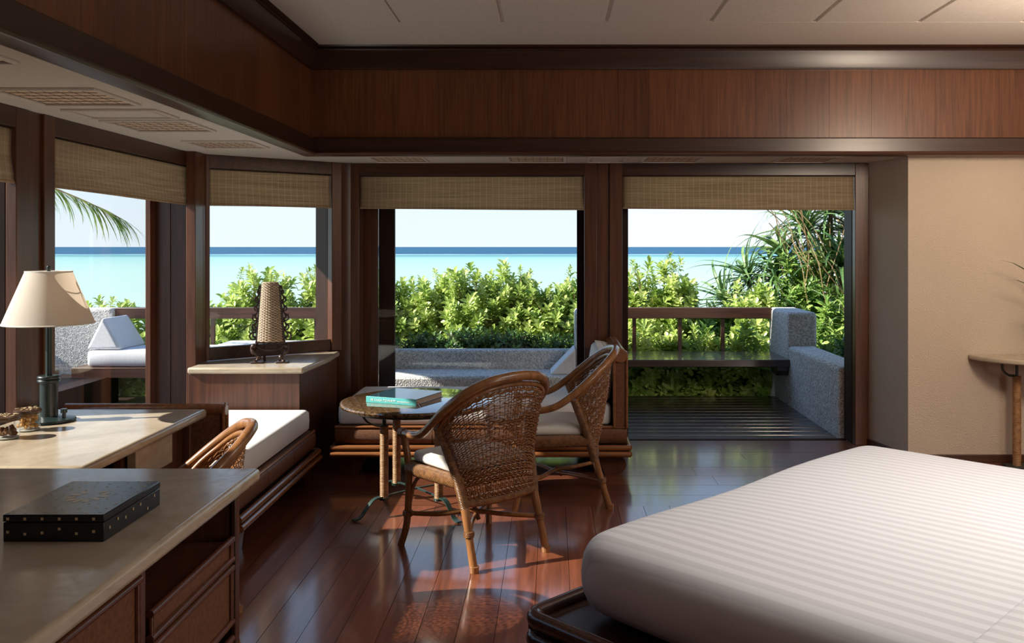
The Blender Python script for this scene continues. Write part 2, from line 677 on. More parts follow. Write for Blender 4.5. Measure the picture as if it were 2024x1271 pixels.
LEAF = leafmat('bright_leaf', [(0.24, 0.38, 0.06), (0.46, 0.58, 0.14), (0.66, 0.74, 0.28)])
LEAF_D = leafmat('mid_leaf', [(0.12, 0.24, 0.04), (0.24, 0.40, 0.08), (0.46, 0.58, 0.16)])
LEAF_P = leafmat('strap_leaf', [(0.04, 0.10, 0.03), (0.11, 0.21, 0.06), (0.24, 0.34, 0.12)], 0.2)
LEAF_B = leafmat('dry_leaf', [(0.20, 0.11, 0.05), (0.38, 0.26, 0.13), (0.5, 0.38, 0.2)], 0.2)
LEAF_H = leafmat('low_hedge_leaf', [(0.03, 0.08, 0.02), (0.07, 0.16, 0.035), (0.14, 0.26, 0.06)], 0.2)
TWIG = plain('twig', (0.22, 0.15, 0.09), 0.8)

m = N('sea_water')
g_ = m.n('ShaderNodeNewGeometry')
sp = m.n('ShaderNodeSeparateXYZ')
m.l(g_.outputs['Position'], sp.inputs[0])
mp = m.n('ShaderNodeMapping')
mp.inputs['Scale'].default_value = (0.004, 0.02, 1)
m.l(g_.outputs['Position'], mp.inputs[0])
nn = m.noise(mp.outputs[0], 3, 5, 0.6)
mn = m.n('ShaderNodeMath', operation='MULTIPLY_ADD')
mn.inputs[1].default_value = 260
m.l(nn, mn.inputs[0])
m.l(sp.outputs[1], mn.inputs[2])
mr = m.n('ShaderNodeMapRange')
mr.inputs['From Min'].default_value = 0
mr.inputs['From Max'].default_value = 2000
m.l(mn.outputs[0], mr.inputs[0])
deep = (0.016, 0.085, 0.16)
c = m.ramp(mr.outputs[0], [(0.03, (0.41, 0.50, 0.43)), (0.2, (0.34, 0.48, 0.42)), (0.38, (0.23, 0.42, 0.40)), (0.42, (0.11, 0.27, 0.29)),
                           (0.50, (0.10, 0.27, 0.30)), (0.515, (0.42, 0.52, 0.52)), (0.53, deep), (1.0, deep)])
mp2 = m.n('ShaderNodeMapping')
mp2.inputs['Scale'].default_value = (0.05, 0.01, 1)
m.l(g_.outputs['Position'], mp2.inputs[0])
n3 = m.noise(mp2.outputs[0], 1.2, 4, 0.7)
cap = m.ramp(n3, [(0.66, (0, 0, 0)), (0.72, (1, 1, 1))])
far = m.n('ShaderNodeMath', operation='GREATER_THAN')
far.inputs[1].default_value = 1000
m.l(sp.outputs[1], far.inputs[0])
mm = m.n('ShaderNodeMath', operation='MULTIPLY')
m.l(cap, mm.inputs[0])
m.l(far.outputs[0], mm.inputs[1])
mx = m.n('ShaderNodeMix', data_type='RGBA')
m.l(mm.outputs[0], mx.inputs[0])
m.l(c, mx.inputs[6])
mx.inputs[7].default_value = (0.25, 0.42, 0.52, 1)
m.bsdf(mx.outputs[2], 0.6, 0.12)
SEA = m.m

# ------------------------------------------------------------------ structure: floor
FY = 5.30    # boards run in depth up to here, crosswise beyond
WY = 6.92    # front wall room face
WX = -2.50   # left wall room face
SZ = 2.205   # soffit
CZ = 2.96    # ceiling
fl = struct('floor', M().prism([(-2.9, -4), (5.2, -4), (5.2, 7.12), (-1.4, 7.12), (-2.9, 6.2)], -0.12, -0.02), W_DK)


def board(name, x0, x1, y0, y1, z0, z1, mat, parent, bev=0.0015):
    return obj(name, M().box(x0, x1, y0, y1, z0, z1), mat, parent, bev=0, smooth=None)


pw = 0.155
x = -2.55
i = 0
while x < 5.1:
    cuts = [-4.0, -1.3 + R.uniform(-.5, .5), 1.9 + R.uniform(-1.2, 1.2), FY]
    if i % 3 == 0:
        cuts.insert(3, 4.2 + R.uniform(-.4, .6))
    for a, b in zip(cuts[:-1], cuts[1:]):
        board('floorboard', x, x + pw - 0.0022, a, b - 0.002, -0.02, R.uniform(-0.0006, 0), FLOOR, fl)
    x += pw
    i += 1
y = FY
while y < WY + .1:
    d = 0.232
    y1 = min(y + d, WY + .17)
    cuts = [-2.55, R.uniform(-1.3, 0), R.uniform(.8, 2), 5.1]
    if y > 6.0:
        cuts = [-2.3 + (y - 6.1), R.uniform(-.8, 0), R.uniform(.8, 2), 2.6 if y > 6.3 else 5.1]
    for a, b in zip(cuts[:-1], cuts[1:]):
        board('floorboard', a, b - 0.002, y, y1 - 0.003, -0.02, R.uniform(-0.0006, 0), FLOOR_X, fl)
    y += d

# ------------------------------------------------------------------ ceiling, soffit, beams
ce = struct('ceiling', M().box(-2.0, 5.3, -4.2, 6.5, CZ + .012, CZ + 0.1), CEIL)
# plain border of the ceiling, slightly lower than the joints
obj('border', M().box(-1.75, 5.2, 5.556, 6.4, CZ, CZ + .02).box(-1.75, -0.957, -4.1, 5.556, CZ, CZ + .02), CEIL, ce, smooth=None)
for a in range(9):
    for b in range(7):
        x0 = -0.957 + .65 * a
        y1 = 5.546 - 1.3 * b
        obj('ceiling_panel', M().box(x0 + .012, x0 + .638, y1 - 1.28, y1 - .006, CZ - .004, CZ + .02), CEIL, ce, bev=.004, smooth=None)
sf = struct('ceiling_soffit', M().prism([(-1.74, -4), (-1.74, 6.28), (5.1, 6.28), (5.1, 6.6), (2.6, 7.0), (-1.5, 7.0), (-2.6, 6.25), (-2.6, -4)][::-1], SZ, SZ + .05), CEIL)


def lprof(pts):
    """pts: (offset into room, z) closed profile -> two mitred meshes (left, front)"""
    A = [(-1.70 + d, -4.1, z) for d, z in pts]
    K = [(-1.70 + d, 6.25 - d, z) for d, z in pts]
    B = [(5.1, 6.25 - d, z) for d, z in pts]
    return M().extr(pts, A, K), M().extr(pts, K, B)


tr1 = st('trim_1', loc=(-1.7, 1, 2.2))
tr2 = st('trim_2', loc=(1.7, 6.25, 2.2))
for nm, prof, mats in (
        ('crown_board', [(-.02, 2.80), (.028, 2.80), (.034, 2.815), (.05, 2.925), (-.02, 2.925)], None),
        ('crown_moulding', [(-.02, 2.925), (.058, 2.925), (.064, 2.934), (.058, 2.943), (.075, 2.95), (.085, 2.962), (-.02, 2.962)], None),
        ('lower_board', [(-.02, 2.222), (.03, 2.222), (.03, 2.312), (.022, 2.32), (-.02, 2.32)], None),
        ('lower_moulding', [(-.05, 2.192), (.03, 2.192), (.042, 2.197), (.046, 2.207), (.040, 2.217), (.03, 2.222), (-.05, 2.222)], None),
        ('backing', [(-.05, 2.2), (-.012, 2.2), (-.012, 2.96), (-.05, 2.96)], None)):
    a, b = lprof(prof)
    obj(nm, a, W_TRIM if nm != 'lower_moulding' else W_Y, tr1, smooth=25)
    obj(nm, b, W_TRIM if nm != 'lower_moulding' else W_X, tr2, smooth=25)
y = 6.25
while y > -4:
    wd = R.choice([.28, .42, .42, .5])
    obj('veneer_panel', M().box(-1.712, -1.70, y - wd + .0012, y, 2.30, 2.82), VENEER, tr1, smooth=None)
    y -= wd
x = -1.70
while x < 5:
    wd = R.choice([.22, .3, .45, .45])
    obj('veneer_panel', M().box(x, x + wd - .0012, 6.25, 6.262, 2.30, 2.82), VENEER, tr2, smooth=None)
    x += wd

# ------------------------------------------------------------------ walls
# right return (stucco) and beige wall
struct('wall_right', M().prism([(2.48, 6.92), (2.57, 6.38), (5.2, 6.38), (5.2, 7.2), (2.48, 7.2)], 0, 3.1), STUCCO, smooth=None)
struct('wall_side', M().box(5.05, 5.2, -4.2, 6.4, 0, 3.1), STUCCO, smooth=None)
struct('wall_back', M().box(-2.8, 5.2, -4.2, -4.05, 0, 3.1), STUCCO, smooth=None)
bb = st('baseboard_right', loc=(2.6, 6.4, 0))
obj('board', M().prism([(2.462, 6.918), (2.55, 6.365), (5.05, 6.365), (5.05, 6.40), (2.58, 6.40), (2.48, 6.95)], 0, .055), W_X, bb, bev=.003)
# front wall above openings, column, ends
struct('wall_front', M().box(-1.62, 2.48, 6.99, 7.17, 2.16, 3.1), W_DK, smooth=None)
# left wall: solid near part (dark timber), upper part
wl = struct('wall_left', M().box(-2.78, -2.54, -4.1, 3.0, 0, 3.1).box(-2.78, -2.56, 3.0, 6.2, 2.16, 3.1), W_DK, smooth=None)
# angled wall
AL = math.hypot(.9, .72)
AA = math.atan2(.72, .9)


def ang(m):
    """local: x along the angled wall from the left corner, y outward, z up"""
    return m.xf(Matrix.Translation((WX, 6.2, 0)) @ Matrix.Rotation(AA, 4, 'Z'))


def lft(m):
    """local: x = -Y... along the left wall: x runs with world Y, y outward (-X)"""
    return m.xf(Matrix.Translation((WX, 0, 0)) @ Matrix.Rotation(PI / 2, 4, 'Z'))


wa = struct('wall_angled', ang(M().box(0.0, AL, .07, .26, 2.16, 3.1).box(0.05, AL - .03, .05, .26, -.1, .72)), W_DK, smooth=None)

# ---- windows.  Each opening: header, stiles, jamb linings, glass
# window_1 : left wall, Y 4.455..6.19
w1 = st('window_1', loc=(WX, 5.3, 0))
obj('header', lft(M().box(4.40, 6.20, 0, .06, 2.108, SZ)), W_Y, w1, bev=.004)
obj('stile', lft(M().box(4.36, 4.455, -.004, .05, 0, SZ - .002)), W_Z, w1, bev=.004)
obj('jamb', lft(M().box(4.30, 4.455, .055, .33, 0, 2.16)), W_Z, w1, bev=.002)
jb = lft(M().box(6.19, 6.30, .0, .15, 0, 2.16).box(6.197, 6.30, .15, .165, 0, 2.16).box(6.19, 6.30, .165, .30, 0, 2.16))
obj('jamb', jb, W_Z, w1, bev=.002)
obj('outer_stile', lft(M().box(6.115, 6.19,   .27, .305, 0, 2.16)), W_Z, w1, bev=.003)
obj('bottom_rail', lft(M().box(4.455, 6.12, .27, .305, 0, .10)), W_Y, w1, bev=.003)
obj('pane', lft(M().box(4.455, 6.115, .285, .291, .1, 2.14)), GLASS, w1, smooth=None)
obj('sill', lft(M().box(4.455, 6.19, .0, .33, -.02, .02)), W_Y, w1, bev=.003)
# mullion between window_1 and window_2
t3 = st('trim_3', loc=(WX, 4.25, 0))
obj('post', lft(M().box(4.245, 4.36, .012, .30, 0, SZ)), W_Z, t3, bev=.004)
obj('post_edge', lft(M().box(4.135, 4.245, -.002, .05, 0, SZ - .002)), W_Z, t3, bev=.004)
obj('post_back', lft(M().box(4.135, 4.245, .05, .33, 0, 2.16)), W_DK, t3, bev=.004)
# window_2 : nearer opening; only its blind and dark far jamb are in view
w2 = st('window_2', loc=(WX, 3.5, 0))
obj('header', lft(M().box(3.0, 4.14, 0, .06, 2.108, SZ)), W_Y, w2, bev=.004)
obj('stile', lft(M().box(2.92, 3.0, -.004, .05, 0, SZ - .002)), W_Z, w2, bev=.004)
obj('jamb', lft(M().box(4.141, 4.30, .05, .33, 0, 2.16)), W_DK, w2, bev=.002)
obj('bottom_rail', lft(M().box(3.0, 4.14, .30, .35, 0, .10)), W_Y, w2, bev=.003)
obj('pane', lft(M().box(3.0, 4.14, .318, .324, .1, 2.14)), GLASS, w2, smooth=None)
obj('sill', lft(M().box(3.0, 4.14, .0, .33, -.02, .02)), W_Y, w2, bev=.003)
# window_3 : angled
w3 = st('window_3', loc=(-2.05, 6.56, .7))
obj('header', ang(M().box(.0, AL, 0, .06, 2.108, SZ)), W_X, w3, bev=.004)
obj('stile', ang(M().box(.005, .105, -.004, .08, .746, SZ - .002)), W_Z, w3, bev=.004)
obj('stile', ang(M().box(AL - .125, AL - .005, -.004, .08, .746, SZ - .002)), W_Z, w3, bev=.004)
obj('bottom_rail', ang(M().box(.105, AL - .125, .015, .075, .744, .835)), W_X, w3, bev=.004)
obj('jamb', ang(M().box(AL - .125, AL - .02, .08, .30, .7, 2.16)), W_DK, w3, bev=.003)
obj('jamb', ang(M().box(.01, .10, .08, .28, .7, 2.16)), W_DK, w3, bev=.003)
obj('pane', ang(M().box(.10, AL - .12, .05, .056, .83, 2.14)), GLASS, w3, smooth=None)
# corner column left of the angled window, runs to the floor
t4 = st('trim_4', loc=(-2.45, 6.15, 0))
obj('column', M().box(-2.50, -2.435, 6.055, 6.19, 0, SZ - .003), W_Z, t4, bev=.004)
obj('column', M().box(-2.56, -2.435, 6.19, 6.26, 0, SZ - .004), W_Z, t4, bev=.004)
# corner column between angled and front windows
t5 = st('trim_5', loc=(-1.6, 6.9, 0))
obj('column', M().prism([(-1.615, 6.885), (-1.565, 6.912), (-1.565, 7.1), (-1.72, 7.1), (-1.75, 6.90)], 0, SZ - .003), W_Z, t5, bev=.003)
# window_4 : front, X -1.503 .. .257
w4 = st('window_4', loc=(-.6, WY, 0))
obj('header', M().box(-1.60, .357, WY, WY + .07, 2.108, SZ - .001), W_X, w4, bev=.004)
obj('stile', M().box(-1.598, -1.503, WY - .005, WY + .07, 0, SZ - .002), W_Z, w4, bev=.004)
obj('stile', M().box(.257, .357, WY - .005, WY + .07, 0, SZ - .002), W_Z, w4, bev=.004)
obj('jamb', M().box(-1.60, -1.51, WY + .07, WY + .25, 0, 2.16), W_Z, w4, bev=.002)
obj('jamb', M().box(.262, .34, WY + .07, WY + .25, 0, 2.16), W_DK, w4, bev=.002)
obj('sliding_stile_or_glass', M().box(-1.51, -1.40, 7.13, 7.17, .0, 2.16), W_Z, w4, bev=.003)
obj('sliding_stile_or_glass', M().box(-1.40, -1.27, 7.17, 7.21, .0, 2.16), W_DK, w4, bev=.003)  # dark glass with its reflection, built as a dark wood strip
obj('sliding_stile_or_glass', M().box(.205, .262, 7.13, 7.17, .0, 2.16), W_DK, w4, bev=.003)
obj('bottom_rail', M().box(-1.5, .26, 7.12, 7.18, .0, .12), W_X, w4, bev=.003)
obj('pane', M().box(-1.40, .21, 7.147, 7.153, .1, 2.14), GLASS, w4, smooth=None)
# column between the window and the door
t6 = st('trim_6', loc=(.4, WY, 0))
obj('column', M().box(.359, .452, WY + .015, WY + .25, 0, SZ - .003), W_Z, t6, bev=.003)
# door_1 : opening X .554 .. 2.373
d1 = st('door_1', loc=(1.4, WY, 0))
obj('header', M().box(.452, 2.478, WY, WY + .07, 2.108, SZ - .001), W_X, d1, bev=.004)
obj('stile', M().box(.454, .554, WY - .005, WY + .07, 0, SZ - .002), W_Z, d1, bev=.004)
obj('stile', M().box(2.373, 2.478, WY - .005, WY + .07, 0, SZ - .002), W_Z, d1, bev=.004)
obj('jamb', M().box(.46, .558, WY + .07, WY + .25, 0, 2.16), W_DK, d1, bev=.002)
obj('jamb', M().box(2.369, 2.48, WY + .07, WY + .25, 0, 2.16), W_DK, d1, bev=.002)
obj('sliding_stile_or_glass', M().box(.558, .615, 7.10, 7.14, .0, 2.16), W_DK, d1, bev=.003)
obj('track', M().box(.56, 2.37, WY + .20, WY + .25, -.02, .002), W_DK, d1, bev=.001)


# ---- bamboo blinds
def blind(label, origin, rz, width, loc_shift=0.012):
    t = thing('bamboo_blind', label, 'blind', origin, rz, 'woven bamboo roller blinds')

    def f(u, v):
        x_ = u * width
        z_ = 2.112 - v * .262
        yy = .012 + .004 * math.sin(u * 9 + width) * v + .010 * math.sin(v * 5) * v
        zz = z_ - .006 * math.sin(u * 2.6 + width * 3) * v
        return (x_, yy, zz)
    g = M().grid(f, 40, 14)
    o = obj('woven_panel', g, BAMBOO, t, world=False)
    md = o.modifiers.new('s', 'SOLIDIFY')
    md.thickness = .003
    pts = [f(u / 20, 1.0) for u in range(21)]
    obj('hem', M().tube([(a, b_ - .004, c_) for a, b_, c_ in pts], .007, 6, flat=.6), BAMBOO, t, world=False)
    obj('head_rail', M().box(0, width, .0, .03, 2.10, 2.118), W_DK, t, world=False)
    return t


blind('woven bamboo blind over the door to the deck', (.558, WY + .01, 0), 0, 1.812)
blind('woven bamboo blind over the wide middle window', (-1.5, WY + .01, 0), 0, 1.754)
blind('woven bamboo blind over the angled corner window', (WX + .105 * math.cos(AA) - .012 * math.sin(AA), 6.2 + .105 * math.sin(AA) + .012 * math.cos(AA), 0), AA, AL - .232)
blind('woven bamboo blind over the left window behind the table lamp', (WX - .012, 4.458, 0), PI / 2, 1.728)
blind('woven bamboo blind at the far left edge, nearest the camera', (WX - .012, 3.0, 0), PI / 2, 1.132)


# ---- soffit vents
def vent(x0, x1, y0, y1, lattice, label):
    z = SZ
    t = thing('ceiling_vent', label, 'vent', ((x0 + x1) / 2, (y0 + y1) / 2, z), 0, 'soffit vents and panels')
    fr_ = M()
    a = .018
    for q in ((x0, x1, y0, y0 + a), (x0, x1, y1 - a, y1), (x0, x0 + a, y0 + a, y1 - a), (x1 - a, x1, y0 + a, y1 - a)):
        fr_.box(q[0], q[1], q[2], q[3], z - .012, z)
    obj('frame', fr_, CEIL, t, bev=.003)
    if lattice:
        obj('backing', M().box(x0 + .03, x1 - .03, y0 + .03, y1 - .03, z - .0025, z), GBACK, t, smooth=None)
        g = M()
        nx, ny = 7, 5
        for i in range(nx + 1):
            xx = x0 + .03 + (x1 - x0 - .06) * i / nx
            g.box(xx - .0018, xx + .0018, y0 + .03, y1 - .03, z - .0035, z - .002)
        for i in range(ny + 1):
            yy = y0 + .03 + (y1 - y0 - .06) * i / ny
            g.box(x0 + .03, x1 - .03, yy - .0018, yy + .0018, z - .0045, z - .0025)
        obj('lattice', g, GRILL, t, smooth=None)
    else:
        obj('inner_panel', M().box(x0 + .045, x1 - .045, y0 + .045, y1 - .045, z - .006, z), CEIL, t, bev=.003)


vent(-2.33, -1.88, 2.68, 3.14, 1, 'lattice vent in the left soffit, nearest the camera, cut by the left edge')
vent(-2.33, -1.88, 3.64, 4.065, 1, 'largest fully seen lattice vent in the left soffit')
vent(-2.33, -1.88, 4.20, 4.48, 0, 'plain moulded panel between two lattice vents in the left soffit')
vent(-2.33, -1.88, 4.55, 4.98, 1, 'lattice vent in the left soffit just past the plain panel')
vent(-2.28, -1.85, 5.44, 5.82, 1, 'farthest lattice vent in the left soffit by the angled window')
vent(-1.34, -.93, 6.35, 6.80, 1, 'lattice vent in the front soffit above the left of the middle window')
vent(-.33, .11, 6.35, 6.80, 1, 'lattice vent in the front soffit above the right of the middle window')
vent(.27, .56, 6.35, 6.80, 0, 'plain moulded panel in the front soffit above the window column')
vent(.68, 1.12, 6.35, 6.80, 1, 'lattice vent in the front soffit above the left of the door')
vent(1.68, 2.10, 6.35, 6.80, 1, 'lattice vent in the front soffit above the right of the door')

# ---- roof and outside structure
struct('roof', M().prism([(-3.42, -4.5), (5.5, -4.5), (5.5, 8.6), (-4.7, 8.6), (-4.7, 8.2), (-3.42, 7.0)], 3.1, 3.25)
       .prism([(-3.42, -4.5), (-2.7, -4.5), (-2.7, 6.2), (-1.5, 7.17), (2.5, 7.17), (2.5, 8.6), (-4.7, 8.6), (-4.7, 8.2), (-3.42, 7.0)], 2.46, 2.52), CEIL, smooth=None)

dk = struct('deck', M().prism([(-5.6, 2.0), (-2.8, 2.0), (-2.8, 6.2), (-1.45, 7.17), (2.6, 7.17), (2.6, 9.2), (-5.6, 9.2)], -.2, -.05), W_DK, smooth=None)
y = 7.175
while y < 9.2:
    y1 = y + .148
    for a, b in ((-4.6, -1.0), (-.996, 2.33)):
        obj('deck_board', M().box(a + R.uniform(-.3, .3) if a > -4 and 0 else a, b, y, y1 - .012, -.045, -.004 + R.uniform(-.002, .001)), DECK, dk, bev=.003, smooth=None)
    y += .148
y = 3.0
while y < 7.17:
    obj('deck_board', M().box(-4.6, -2.8, y, y + .136, -.045, -.004), DECK, dk, bev=.003, smooth=None)
    y += .148

# stone parapets
pr = struct('wall_parapet', M().box(2.33, 2.60, 7.175, 8.72, -.1, .575), PEBBLE, bev=.035)
o = obj('end_post', M().box(2.33, 2.62, 8.72, 9.5, -.1, .905), PEBBLE, pr, bev=.04)
for p_ in (pr, o):
    p_.modifiers[0].segments = 4
pc = struct('wall_planter', M().box(-1.72, .42, 9.08, 9.28, -.2, .49), PEBBLE, bev=.03)
obj('seat_ledge', M().box(-1.72, .42, 8.55, 9.10, -.2, .30), PEBBLE, pc, bev=.03)
obj('end_post', M().box(-1.80, -1.66, 8.8, 9.45, -.2, .90), PEBBLE, pc, bev=.035)
obj('end_post', M().box(.24, .44, 8.8, 9.45, -.2, .90), PEBBLE, pc, bev=.035)
pl_ = struct('wall_terrace', M().prism([(-4.62, 9.3), (-4.62, 9.55), (-5.9, 9.55), (-7.2, 8.0), (-7.2, 5.0), (-6.9, 5.0), (-6.9, 7.9), (-5.8, 9.15), (-4.72, 9.3)][::-1], -.2, .90), PEBBLE, bev=.03)


# rails: three lengths
def railing(x0, x1, yy, nb, label, balusters, first=None):
    t = thing('deck_railing', label, 'railing', ((x0 + x1) / 2, yy, .4))
    obj('top_rail', M().box(x0, x1, yy - .05, yy + .05, .79, .905), RAIL, t, bev=.006)
    for bx in balusters:
        obj('baluster', M().box(bx - .02, bx + .02, yy - .02, yy + .02, .40, .79), RAIL, t, bev=.003)
    return t


railing(.46, 2.33, 9.42, 4, 'dark wood railing of three balusters above the plank bench', (.88, 1.365, 1.82, ))
railing(-4.62, -1.8, 9.42, 5, 'dark wood railing seen through the left and angled windows', (-4.1, -3.6, -3.02, -2.5, -2.1))
bn = thing('deck_bench', 'dark glossy plank bench under the railing on the deck', 'bench', (1.4, 9.0, 0))
for q in range(4):
    obj('seat_plank', M().box(.46, 2.42 if q == 0 else 2.33, 8.66 + q * .185, 8.84 + q * .185, .41, .446), DECK, bn, bev=.004)
obj('front_apron', M().box(.46, 2.42, 8.645, 8.665, .375, .447), DECK, bn, bev=.006)
obj('bracket', M().extr([0] * 5, [(2.30, 8.64, z_ + .0) if 0 else (2.22, y_, z_) for y_, z_ in ((8.68, .41), (8.68, .33), (8.74, .28), (8.95, .28), (9.0, .41))],
                        [(2.325, y_, z_) for y_, z_ in ((8.68, .41), (8.68, .33), (8.74, .28), (8.95, .28), (9.0, .41))]), DECK, bn, bev=.004)
obj('bracket', M().box(.47, .55, 8.8, 9.3, .28, .41), DECK, bn, bev=.004)

# left terrace bench with white cushions
lb = thing('terrace_bench', 'dark wood bench carrying white cushions outside the left window', 'bench', (-4.0, 9.0, 0))
obj('seat', M().box(-4.72, -1.9, 8.72, 9.36, .28, .36), RAIL, lb, bev=.006)
obj('front_apron', M().box(-4.72, -1.9, 8.70, 8.72, .26, .36), RAIL, lb, bev=.003)
obj('base_panel', M().box(-5.6, -4.35, 7.6, 8.9, -.04, .27), W_DK, lb, bev=.004)
obj('side_seat', M().box(-5.75, -4.78, 7.2, 8.6, .30, .36), RAIL, lb, bev=.004)
for a, b, zt_, lab in ((-4.60, -3.42, .52, 'white seat cushion under the wedge cushion outside the left window'), (-3.40, -1.95, .565, 'long white seat cushion outside the angled window')):
    o = obj('seat_cushion', M().cushion(a, b, 8.74, 9.34, .362, zt_, .04, .01), OUTC)
    tag(o, lab, 'cushion')
o = obj('seat_cushion', M().cushion(-5.7, -4.84, 7.3, 8.6, .362, .50, .04, .01), OUTC)
tag(o, 'white side cushion at the left edge of the left window', 'cushion')


def wedge(x0, x1, y0, y1, z0, z1, flip=1):
    # triangular prism, ridge along x
    xm = (y0 + y1) / 2
    A = [(x0, y0, z0), (x0, y1, z0), (x0 + .22, y1 - .1, z1)]
    B = [(x1, y0, z0), (x1, y1, z0), (x1 - .06, y1 - .1, z1)]
    return M().extr([0] * 3, A, B)


o = obj('wedge_cushion', M().extr([0] * 3, [(-4.62, 8.78, .53), (-4.27, 8.78, .53), (-4.47, 8.80, .85)], [(-4.60, 9.30, .53), (-4.25, 9.30, .53), (-4.45, 9.30, .85)]), OUTC, bev=.03)
o.modifiers[0].segments = 4
tag(o, 'white wedge back cushion standing on the terrace bench cushion', 'cushion')
o = obj('wedge_cushion', M().extr([0] * 3, [(-.02, 8.65, .30), (.235, 8.65, .30), (.235, 8.65, .56)], [(-.02, 9.05, .30), (.235, 9.05, .30), (.235, 9.05, .56)]), OUTC, bev=.02)
tag(o, 'pale wedge cushion on the stone ledge outside the middle window', 'cushion')

# ground and sea
gr = struct('ground', M().grid(lambda u, v: (-30 + 60 * u, 9.3 + 40 * v, -.35 - 6.2 * min(1, max(0, (v * 40 - 6) / 14))), 20, 20), RUG, smooth=None)
struct('ground_terrace', M().prism([(-14, -6), (-5.6, -6), (-5.6, 9.3), (-14, 9.3)], -.6, -.35).prism([(2.62, 7.0), (12, 7.0), (12, 9.4), (2.62, 9.4)], -.6, .12), RUG, smooth=None)
struct('sea', M().grid(lambda u, v: (-40000 + 80000 * u, 15 + 60000 * v ** 3, -6.0), 16, 24), SEA, smooth=None)

# ------------------------------------------------------------------ stone-topped sill cabinet in the corner
sc_ = thing('sill_cabinet', 'low wood cabinet with pale stone top under the angled corner window', 'cabinet', (-2.05, 6.1, 0))
obj('stone_top', M().prism([(-2.43, 5.90), (-1.655, 5.90), (-1.625, 6.5), (-1.64, 6.86), (-2.47, 6.18), (-2.43, 6.05)], .702, .744), TRAV, sc_, bev=.012)
obj('front_panel', M().box(-2.43, -1.685, 5.925, 5.95, 0, .70), CAB, sc_, bev=.002)
obj('side_panel', M().prism([(-1.71, 5.951), (-1.685, 5.951), (-1.655, 6.5), (-1.68, 6.5)], 0, .70), CAB, sc_, bev=.002)
obj('side_panel', M().prism([(-1.68, 6.503), (-1.655, 6.503), (-1.655, 6.84), (-1.68, 6.83)], 0, .70), CAB, sc_, bev=.002)


# ------------------------------------------------------------------ daybeds
def daybed(label, origin, rz, L, W, hz, mirror, back_cushion, names):
    t = thing('daybed', label, 'daybed', origin, rz, 'built-in rattan daybeds')

    def P(nm, m_, mat, parent=t, **kw):
        if mirror:
            m_.v = [(L - x, y, z) for x, y, z in m_.v]
            m_.f = [tuple(reversed(q)) for q in m_.f]
        return obj(nm, m_, mat, parent, world=False, **kw)
    # rattan-clad body, slightly bulged, in lengths
    n = 3
    for i in range(n):
        a, b = L * i / n + .002, L * (i + 1) / n - .002
        A = [(a, y, z) for y, z in ((.03, .205), (.008, .22), (0, .26), (.002, .30), (.014, .325), (.05, .33), (.05, .205))]
        B = [(b, y, z) for _, y, z in A]
        P('rattan_front', M().extr(A, A, B), MAT_R, smooth=60)
    for xa, sg in ((.0, 1), (L, -1)):
        P('rattan_side', M().box(min(xa, xa + sg * .04), max(xa, xa + sg * .04), .02, W, .205, .33), MAT_R, bev=.01)
    P('platform', M().box(.03, L - .03, .05, W, .20, .322), W_DK)
    P('top_edge_pole', M().tube([(0, .012, .326), (L, .012, .326)], .011, 8), DB_RAIL)
    P('top_edge_pole', M().tube([(L - .008, .0, .326), (L - .008, W, .326)], .011, 8), DB_RAIL)
    for z, r, o in ((.190, .0195, -.012), (.148, .0195, -.02)):
        P('round_rail', M().tube([(-.02, o, z), (L + .02, o, z)], r, 12), DB_RAIL)
        P('round_rail', M().tube([(L + .012, o, z), (L + .012, W, z)], r, 12), DB_RAIL)
        P('round_rail', M().tube([(-.012, o, z), (-.012, W, z)], r, 12), DB_RAIL)
    P('under_frame', M().box(.0, L, .01, W, .125, .205), W_DK)
    # scroll feet
    for x0, sg in ((.02, 1), (L - .02, -1)):
        for y0 in (.03, W - .2):
            pf = []
            for k2 in range(9):
                a = -PI / 2 + PI * k2 / 8
                pf.append((x0 - sg * (-.06 + .075 * math.cos(a)) * 1, .068 + .067 * math.sin(a)))
            prof = pf + [(x0 + sg * .20, .135), (x0 + sg * .17, .09), (x0 + sg * .13, .0)]
            P('foot', M().extr(prof, [(x, y0, z) for x, z in prof], [(x, y0 + .16, z) for x, z in prof]), CAB, smooth=50)
    # headboard
    ht = .058 if mirror else .094     # thickness
    h0 = .075 if mirror else 0
    hr = ht / 2
    hx = L - ht - .001
    P('headboard', M().box(hx + .010, L - .012, h0, W, .33, hz - hr), MAT_R, bev=.004)
    P('headboard_roll', M().tube([(hx + hr, h0 - .012, hz - hr), (hx + hr, W, hz - hr)], hr, 16), DB_RAIL)
    P('edge_pole', M().tube(cr([(hx + .006, h0 - .004, .33), (hx + .006, h0 - .004, hz - ht * .75), (hx + ht * .22, h0 - .004, hz - ht * .22), (hx + hr, h0 - .004, hz - .004),
                                (L - ht * .22, h0 - .004, hz - ht * .22), (L - .006, h0 - .004, hz - ht * .75), (L - .006, h0 - .004, .33)], 5), .009, 8), DB_RAIL)
    c1 = P('mattress', M().cushion(.01, hx - .01, .03, W - .01, .333, .475, .035, .006), WHITE, smooth=None)
    for pl in c1.data.polygons:
        pl.use_smooth = True
    pp = []
    for k2 in range(41):
        a = 2 * PI * k2 / 40
    return t


db1 = daybed('white-cushioned rattan daybed along the left wall beside the far desk', (-1.565, 4.41, 0), PI / 2, 1.47, .87, .765, True, False, '')
db2 = daybed('white-cushioned rattan daybed under the wide middle window behind the round table', (-1.47, 6.0, 0), 0, 1.985, .86, .86, False, True, '')
bc = obj('back_cushion', M().cushion(-.075, .075, .05, .80, 0, .34, .05, .01).xf(Matrix.Translation((.325, 6.02, .485)) @ Matrix.Rotation(math.radians(9), 4, 'Y')), WHITE)
tag(bc, 'plump white back cushion against the headboard of the front daybed', 'cushion')

# ------------------------------------------------------------------ rattan armchairs


